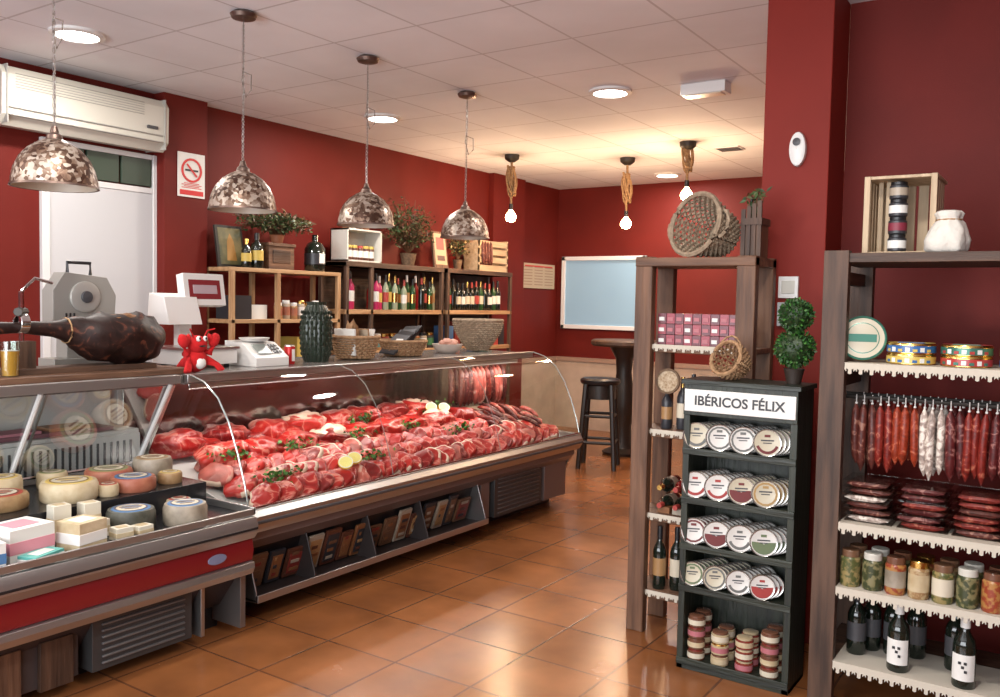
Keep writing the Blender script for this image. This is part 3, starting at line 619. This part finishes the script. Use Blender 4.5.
b.obj('packaged_groceries')
b=MB()
for i in range(7): jar(b,-5.34,4.75+i*.08,1.39,.034,.13+.02*(i%2),RND.choice([PC[1],C1,PC[3]]),RND.choice([GOLD,WHITE]),RND.choice([PAPER,LB[0],C2]))
b.box(-5.5,-5.30,4.28,4.45,1.39,1.57,PC[4]); b.box(-5.5,-5.32,4.47,4.62,1.39,1.50,PAPER)
for i in range(6): b.box(-5.5,-5.30,4.72+i*.1,4.80+i*.1,.95,.95+RND.uniform(.1,.3),RND.choice(PC+LB))
b.obj('preserve_jars')
b=MB(); Mf=T((-5.40,4.22,1.78))@RY(-10); b.box(-.01,.012,0,.25,0,.32,IRON,Mf); b.box(.012,.014,.02,.23,.02,.30,mat('dark_icon_painting',(.03,.05,.03),.4,col2=(.25,.2,.08),vscale=7),Mf)
b.add([(.016,.08,.05),(.016,.17,.05),(.016,.155,.2),(.016,.125,.26),(.016,.095,.2)],[(0,1,2,3,4)],P('icon_ochre',.42,.22,.06),Mf)
b.obj('framed_icon_painting',.003)
b=MB(); bottle(b,-5.30,4.50,1.78,.27,.05,BGL,LB[0],BLACK); bottle(b,-5.30,4.40,1.78,.22,.038,BGL,LB[0],GOLD); b.obj('liqueur_bottles')
b=MB(); b.box(-5.46,-5.28,4.60,4.86,1.78,1.98,WBR('Y')); b.box(-5.28,-5.275,4.64,4.82,1.83,1.93,WDK('Y')); b.box(-5.47,-5.27,4.59,4.87,1.96,1.985,WBR('Y')); b.obj('wooden_box',.003)
def plant(name,x,y,z,pot_r,pot_h,spread,hh,n,cols,potm,nl=14):
    b=MB(); b.lathe([(.001,0),(pot_r*.7,0),(pot_r,pot_h),(pot_r*1.08,pot_h),(pot_r*.9,pot_h-.01),(.001,pot_h-.01)],(x,y,z),potm,18)
    for i in range(n//9):
        a=RND.uniform(0,2*pi); r=RND.uniform(.2,1)*spread; e=Vector((x+r*.5*math.cos(a),y+r*math.sin(a),z+pot_h+hh*RND.uniform(.3,1)*(1-.3*r/spread)))
        p0=Vector((x,y,z+pot_h-.01)); mid=p0.lerp(e,.5)+Vector((0,0,.05))
        b.tube([p0,mid,e],.0025,cols[-1],4)
        for q_ in range(nl):
            t_=RND.uniform(.3,1); pp_=p0.lerp(mid,t_*2) if t_<.5 else mid.lerp(e,t_*2-1)
            b.leaf(pp_+Vector((RND.gauss(0,.016),RND.gauss(0,.016),RND.gauss(0,.016))),RND.uniform(.025,.055),RND.uniform(.012,.026),RND.choice(cols))
    b.obj(name)
LG=[P('leaf_dark',.02,.045,.012,rough=.5),P('leaf_mid',.045,.09,.022,rough=.5),P('leaf_olive',.09,.10,.035,rough=.6),P('twig_brown',.12,.06,.03)]
plant('potted_fern',-5.37,4.76,1.985,.06,.07,.42,.20,1100,LG,P('terracotta_pot',.30,.11,.05))
b=MB(); b.lathe([(.001,0),(.075,0),(.085,.02),(.085,.19),(.06,.235),(.026,.255),(.024,.30),(.03,.305),(.001,.305)],(-5.36,5.16,1.78),BGL,24); b.lathe([(.0865,.06),(.0865,.15)],(-5.36,5.16,1.78),PC[4],24); b.box(-5.277,-5.272,5.13,5.19,1.85,1.93,PAPER); b.obj('dark_jug')
b=MB(); W=P('crate_white',.60,.58,.52,rough=.6); y0_,y1_=5.46,5.90; ZC=1.8855
b.box(-5.48,-5.28,y0_,y1_,ZC,ZC+.015,W).box(-5.48,-5.28,y0_,y1_,2.155,2.17,W).box(-5.48,-5.28,y0_,y0_+.015,ZC,2.17,W).box(-5.48,-5.28,y1_-.015,y1_,ZC,2.17,W).box(-5.48,-5.47,y0_,y1_,ZC,2.17,W)
for i in range(5):
    jar(b,-5.34,5.54+i*.07,ZC+.015,.03,.13,PC[2],RND.choice([LB[3],LB[0]]),PAPER)
    if i<4: jar(b,-5.36,5.52+i*.085,2.17,.03,.10,PC[i%3],GOLD,LB[0] if i%2 else LB[3])
b.obj('display_crate_with_jars',.002)
plant('potted_olive_plant',-5.36,6.36,ZC,.08,.12,.44,.58,900,LG,WKD,11)
b=MB(); Mf=T((-5.33,6.72,ZC+.002))@RY(-8); b.box(-.01,.01,0,.22,0,.36,WBR('Z'),Mf); b.box(.01,.013,.02,.20,.03,.34,P('poster_cream',.46,.34,.21),Mf); b.box(.0131,.015,.05,.17,.18,.30,LB[3],Mf); b.box(.0131,.015,.05,.17,.07,.12,PC[2],Mf); b.obj('framed_poster',.003)
plant('dried_grass_pot',-5.36,7.14,ZC,.05,.10,.18,.30,360,[LG[2],P('dry_straw',.32,.2,.08),LG[0],LG[3]],WKD)
b=MB(); Wp=WPL('Y')
for i in range(4): b.box(-5.295,-5.28,7.40,7.95,1.890+i*.085,1.950+i*.085,Wp); b.box(-5.48,-5.465,7.40,7.95,1.890+i*.085,1.950+i*.085,Wp)
for y in(7.40,7.93): b.box(-5.48,-5.28,y,y+.02,1.89,2.22,Wp)
b.box(-5.48,-5.28,7.4,7.95,ZC,1.892,Wp)
for i in range(4): sausage(b,(-5.27,7.45+i*.05,2.2),(-5.26,7.46+i*.05,1.95),.016,SG[1])
b.obj('slatted_crate',.002)
# ------------------------------------------------------------------ bar stool + high table
SB=P('stool_black',.022,.016,.013,rough=.4)
b=MB(); x,y=-3.84,7.42; M_=T((x,y,0))@RZ(20)
b.lathe([(.001,.80),(.18,.80),(.19,.815),(.19,.84),(.17,.855),(.001,.86)],(x,y,0),BLACK,28)
for sx in(-1,1):
    for sy in(-1,1): b.tube([M_@Vector((sx*.12,sy*.12,.80)),M_@Vector((sx*.17,sy*.17,0))],[.026,.024],SB,8)
for z,r in((.25,.158),(.50,.143)):
    c4=[M_@Vector((sx*r,sy*r,z)) for sx,sy in((-1,-1),(1,-1),(1,1),(-1,1))]
    b.tube(c4,.016,SB,6,True)
b.lathe([(.13,.66),(.155,.66),(.155,.79),(.13,.79),(.13,.66)],(x,y,0),SB,20)
b.obj('bar_stool')
b=MB(); tx,ty=-3.98,8.22; b.lathe([(.001,1.13),(.33,1.13),(.35,1.15),(.35,1.18),(.33,1.195),(.001,1.195)],(tx,ty,0),WDK('X'),36)
b.lathe([(.001,0),(.20,0),(.21,.03),(.12,.07),(.10,.12),(.09,.3),(.12,.45),(.13,.56),(.10,.7),(.08,.85),(.09,1.0),(.16,1.13),(.001,1.13)],(tx,ty,0),SB,24); b.obj('high_bar_table')
# ------------------------------------------------------------------ centre rustic shelf
b=MB(); x0,x1,yf,yb=-1.775,-1.205,3.76,4.06
for x in(x0,x1-.085):
    b.box(x,x+.085,yf,yf+.05,0,1.78,WBR('Z')); b.box(x,x+.085,yb-.05,yb,0,1.78,WBR('Z'))
b.box(x0,x1,yf-.005,yb,1.735,1.775,WBR('X')) 
for z in(1.37,.97,.57,.2): b.box(x0+.0,x1,yf+.05,yb-.05,z-.025,z,WBR('X')); b.box(x0+.085,x1-.085,yf+.03,yf+.05,z-.035,z,WBR('X'))
LACE=P('lace_white',.50,.45,.37,rough=.9)
def lace(b,xa,xb_,y,z,drop,n):
    v=[];f=[]
    for i in range(n+1):
        xx=xa+(xb_-xa)*i/n; dd=drop*(.55+.45*abs(math.sin(i*pi/6)))
        v+=[(xx,y,z+.003),(xx,y-.003,z-dd*.6),(xx,y-.004,z-dd)]
    for i in range(n):
        f.append((3*i,3*i+1,3*i+4,3*i+3))
        if i%3!=1: f.append((3*i+1,3*i+2,3*i+5,3*i+4))
    b.add(v,f,LACE)
for z in(1.36,.96,.56,.19): lace(b,x0+.085,x1-.085,yf+.026,z+.01,.030,54)
b.obj('rustic_wood_shelf',.004)
b=MB(); PR=P('tin_pink_red',.27,.016,.035,rough=.3); PR2=P('tin_wine',.12,.01,.02,rough=.3); PKL=P('tin_label_pink',.40,.13,.15)
for r_ in range(3):
    for i in range(9):
        xx=-1.68+i*.043; b.box(xx,xx+.040,yf+.06,yf+.13,1.371+r_*.05,1.371+r_*.05+.047,PR if (i+r_)%2 else PR2); b.box(xx+.006,xx+.032,yf+.057,yf+.06,1.384+r_*.05,1.371+r_*.05+.030,PKL if (i)%3 else PAPER)
b.obj('pate_tins')
b=MB()
for i in range(6): bottle(b,-1.64+i*.065,yf+.10+.03*(i%2),.971,RND.uniform(.2,.27),.026,RND.choice([BGL,BRD,PC[4]]),RND.choice([CP,LB[3],PC[3]]),RND.choice([GOLD,BLACK]))
b.disc((-1.62,yf+.056,1.20),.055,mat('seed_mix',(.25,.16,.08),.7,col2=(.5,.4,.28),vscale=90),RX(82)); b.lathe([(.05,-.006),(.06,-.006),(.06,.006),(.05,.006)],(-1.62,yf+.058,1.20),WKD,24,RX(82))
b.obj('oil_bottles')
b=MB()
for r_ in range(2):
    for i in range(5): bottle(b,-1.64+i*.08,yf+.24,.61+r_*.085,.20,.034,RND.choice([BGL,BRD]),PC[1],RND.choice([GOLD,BLACK,LB[3]]),RX(90))
for i in range(5): b.box(-1.66+i*.075,-1.60+i*.075,yf+.07,yf+.2,.571,.60,PC[i%7])
b.obj('lying_wine_bottles')
b=MB()
for i in range(6): bottle(b,-1.65+i*.075,yf+.09+.03*(i%2),.201,.30,.032,BGL,RND.choice([CP,PC[3],None]),RND.choice([LB[3],BLACK]))
b.obj('wine_bottles')
b=MB(); Mb=RZ(-22)@RX(77)
Cb=(-1.44,4.0,1.885)
basket(b,Cb,lambda t:(.095+.05*t,.20*t),WKG,Mb,rings=12,st=26)
for sg in(-1,1): b.tube([T(Cb)@Mb@Vector((sg*(.145+.035*math.sin(a_)),.06*math.cos(a_),.18)) for a_ in [i*pi/7 for i in range(8)]],.009,WKG,6)
b.obj('round_wicker_basket')
b=MB(); Dk=WDK('Z')
for i in range(4): b.box(-1.305+i*.024,-1.286+i*.024,3.84,3.848,1.776,1.99+.012*i,Dk)
b.box(-1.30,-1.215,3.848,3.95,1.776,1.95,WBR('Z')); b.box(-1.305,-1.21,3.835,3.96,1.92,1.95,Dk)
for i in range(2): bottle(b,-1.28+i*.035,3.90,1.95,.10,.015,BGR,LB[4],BLACK)
for i in range(12):
    a=RND.uniform(0,6.28); r=RND.uniform(.01,.06); top=Vector((-1.26+r*math.cos(a),3.90+r*math.sin(a),1.99+RND.uniform(.03,.11)))
    b.tube([(-1.26,3.90,1.94),top],.002,LG[3],4)
    for q_ in range(3): b.leaf(top,RND.uniform(.025,.045),.014,RND.choice(LG[:3]))
b.obj('slatted_planter_with_herbs')
# ------------------------------------------------------------------ black shelf with cans
b=MB(); x0,x1,yf,yb=-1.405,-.930,3.49,3.72; BK=WBK('Z'); BKX=WBK('X')
b.box(x0,x0+.028,yf,yb,0,1.24,BK); b.box(x1-.028,x1,yf,yb,0,1.24,BK); b.box(x0-.012,x1+.012,yf-.012,yb,1.225,1.245,BKX); b.box(x0,x1,yb-.012,yb,0,1.24,BK)
for z in(.945,.735,.535,.355,.04): b.box(x0+.028,x1-.028,yf+.004,yb-.012,z-.018,z,BKX)
for z in(.955,.745,.545,.365,.05): b.box(x0+.0,x1-.0,yf-.006,yf+.004,z-.028,z,BKX)
b.box(x0,x1,yf,yb,0,.02,BKX)
b.box(x0,x1,yf-.006,yf+.01,1.095,1.228,BK); b.box(x0+.006,x1-.006,yf-.012,yf-.006,1.112,1.205,PAPER)
bs=b.obj('black_display_shelf',.002)
lt=text("IBÉRICOS FÉLIX",.055,((x0+x1)/2,yf-.0125,1.158),BLACK,'-Y','sign_lettering',off=.0012); lt.parent=bs
CT=[P('lid_cream',.52,.47,.35,rough=.35),P('lid_white',.64,.62,.58,rough=.35),P('lid_silver',.50,.49,.46,rough=.25,metal=.8)]
CC=[P('lab_ochre',.36,.22,.08),P('lab_maroon',.14,.022,.022),P('lab_olive',.12,.16,.08),P('lab_grey',.13,.13,.12),P('lab_red',.32,.035,.03)]
def can(b,c,r,th,M_,lid,acc,sidem,style=0):
    Mc=T(c)@M_
    b.lathe([(.001,0),(r*.97,0),(r,.003),(r*.985,.006),(r*.985,th-.006),(r,th-.003),(r*.97,th),(r*.90,th-.002),(.001,th-.002)],c,[sidem,sidem,CT[2],sidem,sidem,CT[2],CT[2],lid],26,M_)
    n=14; o=.0006
    if style==0: ra,rb,a0,a1=.80,.60,pi*1.1,pi*1.9
    elif style==1: ra,rb,a0,a1=.84,.10,pi*.98,pi*2.02
    else: ra,rb,a0,a1=.84,.70,0,2*pi
    arc=[(r*ra*math.cos(a0+(a1-a0)*i/n),r*ra*math.sin(a0+(a1-a0)*i/n),th-.002+o) for i in range(n+1)]+[(r*rb*math.cos(a1-(a1-a0)*i/n),r*rb*math.sin(a1-(a1-a0)*i/n),th-.002+o) for i in range(n+1)]
    m_=n+1
    b.add(arc,[(i,i+1,2*m_-2-i,2*m_-1-i) for i in range(n)],acc,Mc)
    b.box(-r*.45,r*.45,r*.12,r*.22,th-.002,th-.0009,DGREY,Mc); b.box(-r*.3,r*.3,-r*.05,r*.02,th-.002,th-.0009,DGREY,Mc); b.box(-r*.2,r*.2,r*.4,r*.58,th-.002,th-.0009,acc,Mc)
rows=[(.946,[0,1,1,0],[3,3,3,1],[0,2,2,0]),(.736,[1,1,0,0],[4,4,1,0],[0,0,1,2]),(.536,[1,1,1,1],[1,1,3,2],[2,1,0,1]),(.356,[0,0,1,1],[2,3,3,4],[2,2,0,1])]
for ri,(z,li,ac,sty) in enumerate(rows):
    b=MB(); r=.057 if ri<3 else .052
    for kx in range(4):
        xx=-1.338+kx*.100
        for d in range(6,-1,-1):
            if kx==3 and d>2 and ri==3: continue
            th=.019; M_=RZ(24)@RX(90-(8 if d<1 else 5))
            px=xx-.022+d*.0115; py=yf+.035+d*.023+kx*.0005
            can(b,(px,py,z+r+.001),r,th,M_,CT[li[kx]],CC[ac[kx]],CT[2] if d%2 else PC[3],sty[kx])
    b.obj('row_of_tinned_pate')
b=MB()
JM=[P('jam_red',.18,.028,.02,rough=.2),P('jam_brown',.14,.06,.035,rough=.2),P('jam_cream',.42,.33,.20,rough=.2)]
for kx in range(4):
    for lv in range(3 if kx%3 else 4):
        for dy in range(2): jar(b,-1.335+kx*.105,yf+.045+dy*.078,.0405+lv*.048,.037,.047,JM[(kx+1)%3],[JM[1],GOLD,C1][(kx)%3] if lv%2 else JM[(kx)%3],[CP,C1,PKL][(kx+lv)%3])
b.obj('stacked_pate_jars')
b=MB(); x,y=-.985,3.61
b.lathe([(.001,0),(.028,0),(.038,.05),(.042,.062),(.036,.06),(.001,.052)],(x,y,1.2455),P('pot_black_brown',.03,.02,.015,rough=.5),20)
b.tube([(x,y,1.29),(x+.004,y,1.36),(x,y,1.5)],.006,LG[3],6)
for cz,r in((1.39,.080),(1.525,.068)):
    b.blob((x,y,cz),(r*.85,)*3,LG[0],None,.08,6)
    for i in range(760):
        dvec=Vector((RND.gauss(0,1),RND.gauss(0,1),RND.gauss(0,1))).normalized(); q_=dvec.to_track_quat('Y','Z').to_matrix().to_4x4()@RY(RND.uniform(0,360))@RX(RND.uniform(-50,50))
        b.leaf(Vector((x,y,cz))+dvec*r*RND.uniform(.78,.93),.016,.011,RND.choice([GRN[2],GRN[2],LG[0],LG[1],GRN[0]]),M=q_)
b.obj('topiary_plant')
b=MB(); basket(b,(-1.22,3.655,1.298),lambda t:(.045+.030*math.sin(t*pi*.6),.11*t),WK,RZ(-20)@RX(68),rings=9,st=18,rt_=.005)
b.tube([T((-1.22,3.655,1.298))@RZ(-20)@RX(68)@Vector((.07*math.cos(a_),.10*math.sin(a_),.10+.01*math.sin(a_))) for a_ in [i*pi/8 for i in range(9)]],.004,WK,6); b.obj('small_straw_basket')
b=MB(); b.lathe([(.001,.0),(.036,.0),(.038,.01),(.036,.028),(.025,.035),(.001,.037)],(-1.135,4.10,2.28),WHITE,28,RX(90)@Matrix.Diagonal((1,2.1,1,1)))
b.lathe([(.001,.036),(.016,.037),(.018,.042),(.001,.046)],(-1.135,4.10,2.31),DGREY,18,RX(90)); b.obj('alarm_sensor')
b=MB(); b.box(-1.20,-1.11,4.08,4.10,1.60,1.70,WHITE); b.box(-1.185,-1.125,4.077,4.081,1.62,1.68,CREAM); b.box(-1.20,-1.10,4.075,4.10,1.47,1.58,P('intercom_grey',.45,.46,.47,rough=.4)); b.obj('light_switch',.004)
# ------------------------------------------------------------------ right rustic shelf
b=MB(); x0,x1,yf,yb=-.845,.30,3.45,3.95
for x in(x0,x1-.09):
    b.box(x,x+.09,yf,yf+.045,0,1.775,WDK('Z')); b.box(x,x+.09,yb-.045,yb,0,1.775,WDK('Z'))
    for z in(.17,.72,1.30,1.70): b.box(x+.02,x+.06,yf+.045,yb-.045,z-.05,z,WDK('Y'))
b.box(x0+.03,x1,yf+.01,yb,1.73,1.765,WDK('X'))
for z in(1.35,.74,.49,.20):
    b.box(x0+.02,x1,yf+.015,yb-.02,z-.028,z,WDK('X'))
    b.box(x0+.09,x1-.09,yf-.002,yf+.30,z,z+.003,LACE)
    lace(b,x0+.092,x1-.092,yf-.004,z,.040,150)
b.tube([(x0+.05,yf+.12,1.215),(x1-.05,yf+.12,1.215)],.008,IRON,8); b.tube([(x0+.05,yf+.24,1.215),(x1-.05,yf+.24,1.215)],.008,IRON,8)
b.obj('rustic_wood_shelf',.004)
b=MB(); x=-.728; groups=[(3,1,.0155),(2,0,.0155),(2,3,.0155),(1,3,.013),(3,2,.0145),(2,4,.017),(3,0,.0145),(2,4,.016),(2,2,.015),(3,0,.015),(3,1,.016),(2,2,.015),(3,4,.0155),(2,3,.015)]
for gi,(n,mi,r0) in enumerate(groups):
    for i in range(n):
        for rw in range(2):
            yy=yf+.11+rw*.12+RND.uniform(-.010,.010); ln=RND.uniform(.235,.275) if mi!=3 else .225; r=r0*RND.uniform(.92,1.08)
            sausage(b,(x,yy,1.195),(x+RND.uniform(-.008,.008),yy+RND.uniform(-.01,.01),1.195-ln),r,SG[mi],(RND.uniform(-.006,.006),-.008,0),10,9)
            b.tube([(x,yy,1.185),(x,yy,1.226)],.002,PAPER,4); b.lathe([(.004,-.004),(.0055,0),(.004,.004)],(x,yy,1.193),PAPER,8)
        x+=.0275
    x+=.005
b.obj('hanging_cured_sausages',ang=60)
b=MB(); PL=glassmat('vacuum_plastic',(.97,.95,.93),.5)
for si,(xx,mi) in enumerate(((-.665,1),(-.48,4),(-.29,0),(-.10,3),(.08,4))):
    for lv in range(6):
        zz=.744+lv*.026; ox=RND.uniform(-.012,.012); oy=RND.uniform(-.012,.012)
        for q_ in range(9): sausage(b,(xx-.072+ox,yf+.05+q_*.021+oy,zz+.012),(xx+.072+ox,yf+.05+q_*.021+oy,zz+.012),.011,SG[mi if (lv%3) else (mi+1)%5],(0,0,.002),6,5)
        b.box(xx-.086+ox,xx+.086+ox,yf+.035+oy,yf+.235+oy,zz+.001,zz+.0015,PL); b.box(xx-.086+ox,xx+.086+ox,yf+.035+oy,yf+.235+oy,zz+.0245,zz+.025,PL)
b.obj('vacuum_packed_sausages')
b=MB(); cont=[mat('olives_mix',(.08,.09,.03),.3,col2=(.26,.2,.08),vscale=50,sharp=True),mat('beans_mix',(.28,.16,.07),.3,col2=(.42,.31,.17),vscale=60,sharp=True),mat('pepper_mix',(.25,.045,.02),.3,col2=(.36,.17,.05),vscale=45,sharp=True),mat('herb_mix',(.04,.05,.02),.3,col2=(.19,.17,.08),vscale=50,sharp=True)]
for i in range(12):
    for dy in range(2): jar(b,-.715+i*.080+.01*dy,yf+.055+dy*.085,.4935,.037,.140,cont[(i*3+dy)%4],[PC[6],CREAM,JM[1],GOLD][(i)%4],[None,None,C3,C1,CP][i%5] if dy==0 else None)
b.obj('pickle_jars')
b=MB()
for i,(xx,yy) in enumerate(((-.66,.22),(-.58,.22),(-.50,.24),(-.70,.14),(-.36,.2),(-.02,.15),(.1,.12))): bottle(b,xx,yf+yy,.2035,.255,.036,BGL,DGREY,BLACK)
b.obj('wine_bottles')
for xx,yy in((-.535,.06),(-.315,.05)):
    b=MB(); z=.2035; b.lathe([(.001,0),(.036,0),(.039,.008),(.039,.15),(.034,.175),(.017,.20),(.015,.215),(.0165,.215),(.0165,.262),(.001,.262)],(xx,yf+yy,z),[BGL,BGL,BGL,BGL,BGL,BGL,PAPER,PAPER,PAPER],20)
    vs=[];fs=[]
    for i in range(9):
        a_=pi*1.14+i*pi*.72/8; vs+=[(xx+.0396*math.cos(a_),yf+yy+.0396*math.sin(a_),z+.03),(xx+.0396*math.cos(a_),yf+yy+.0396*math.sin(a_),z+.125)]
    for i in range(8): fs.append((2*i,2*i+2,2*i+3,2*i+1))
    b.add(vs,fs,PAPER)
    for q_,(dx_,dz_) in enumerate(((-.01,.09),(.008,.09),(.0,.075),(.01,.06))): b.box(xx+dx_-.005,xx+dx_+.005,yf+yy-.0405,yf+yy-.0395,z+dz_,z+dz_+.010,BLACK)
    b.obj('labelled_wine_bottle',ang=40)
b=MB(); TB=[P('tin_green',.05,.18,.13,rough=.3,metal=.3),P('tin_blue',.03,.12,.32,rough=.3),P('tin_yellow',.58,.43,.10,rough=.3),P('tin_red',.38,.04,.035,rough=.3)]
Ml=RZ(12)@RX(78); r=.086
b.lathe([(.001,0),(r*.97,0),(r,.003),(r,.028),(r*.95,.031),(r*.90,.028),(r*.7,.028),(r*.66,.029),(.001,.029)],(-.715,yf+.10,1.3535+r),[TB[0],TB[0],GOLD,TB[0],TB[0],CT[0],TB[0],CT[0]],36,Ml); b.box(-.05,.05,-.015,.015,.029,.0305,TB[0],T((-.715,yf+.10,1.3535+r))@Ml); b.obj('round_fish_tin')
for xx,a_,c_ in((-.545,TB[1],TB[2]),(-.36,TB[0],TB[3]),(-.17,TB[2],TB[1])):
    b=MB(); H_=.040
    for lv in range(2):
        z=1.3535+lv*H_
        b.lathe([(.001,0),(.081,0),(.085,.003),(.085,.005),(.085,H_-.010),(.085,H_-.006),(.081,H_),(.076,H_-.002),(.05,H_-.002),(.001,H_-.002)],(xx,yf+.12,z),[GOLD,GOLD,GOLD,a_ if lv else c_,GOLD,GOLD,c_,c_,PAPER],36)
        for i in range(7):
            aa=-pi/2-.9+i*.3; b.box(-.008,.008,-.0006,.0006,.008,.024 if i%2 else .018,PAPER if i%2 else (c_ if lv else a_),T((xx+.0857*math.cos(aa),yf+.12+.0857*math.sin(aa),z))@RZ(math.degrees(aa)+90))
    b.box(xx-.045,xx+.045,yf+.10,yf+.14,1.4325,1.4345,a_)
    b.obj('stacked_fish_tins')
b=MB(); Wz=WPL('Z'); z0=1.7655; X0,X1,Y0,Y1,H=-.74,-.485,3.60,3.86,.30
for i in range(5): b.box(X0+.008,X0+.014,Y0+.005+i*.052,Y0+.045+i*.052,z0,z0+H,Wz) ; b.box(X1-.014,X1-.008,Y0+.005+i*.052,Y0+.045+i*.052,z0,z0+H,Wz)
for i in range(5): b.box(X0+.01+i*.048,X0+.048+i*.048,Y1-.008,Y1,z0,z0+H,Wz)
for z in(z0,z0+H-.012): b.box(X0,X1,Y0,Y1,z,z+.012,Wz)
for x in(X0,X1-.022): b.box(x,x+.022,Y0-.006,Y0+.0,z0,z0+H,Wz)
for i in range(3): b.box(X0+.032+i*.028,X0+.050+i*.028,Y0+.10,Y0+.105,z0,z0+H,Wz)
b.obj('wooden_slat_crate',.002)
b=MB()
for lv in range(4): jar(b,-.625,Y0+.05,z0+.0125+lv*.067,.034,.066,PC[4],BLACK,[PAPER,P('label_wine',.2,.02,.04),PAPER,PC[1]][lv])
b.obj('stacked_preserve_jars')
b=MB(); CL=mat('cotton_cloth',(.62,.59,.53),.95,bump=.5,bscale=45)
def sackmod(a,z): return 1+.10*noise.noise(Vector((math.cos(a)*1.6,math.sin(a)*1.6,z*16)))*2+.025*math.sin(a*11+z*50)
b.lathe([(.001,0),(.062,0),(.074,.012),(.076,.045),(.066,.08),(.050,.108),(.040,.118),(.041,.128),(.046,.142),(.036,.152),(.001,.142)],(-.435,3.55,1.7655),CL,64,None,sackmod)
b.tube([(-.435+.041*math.cos(i*pi/6),3.55+.041*math.sin(i*pi/6),1.7655+.119) for i in range(12)],.003,ROPE,5,True); b.obj('cloth_sack',ang=90)
# ------------------------------------------------------------------ daylight & general light
l=bpy.data.lights.new('window_daylight','AREA'); l.shape='RECTANGLE'; l.size=5.6; l.size_y=2.0; l.energy=280; l.color=(.94,.96,1)
o=bpy.data.objects.new('window_daylight',l); o.location=(-1.6,-1.95,1.65); o.rotation_euler=(math.radians(112),0,0); bpy.context.collection.objects.link(o)
wd=bpy.data.worlds.new('world'); bpy.context.scene.world=wd; wd.use_nodes=True
wd.node_tree.nodes['Background'].inputs[0].default_value=(.75,.85,1,1); wd.node_tree.nodes['Background'].inputs[1].default_value=1.0
bpy.context.scene.view_settings.view_transform='Standard'
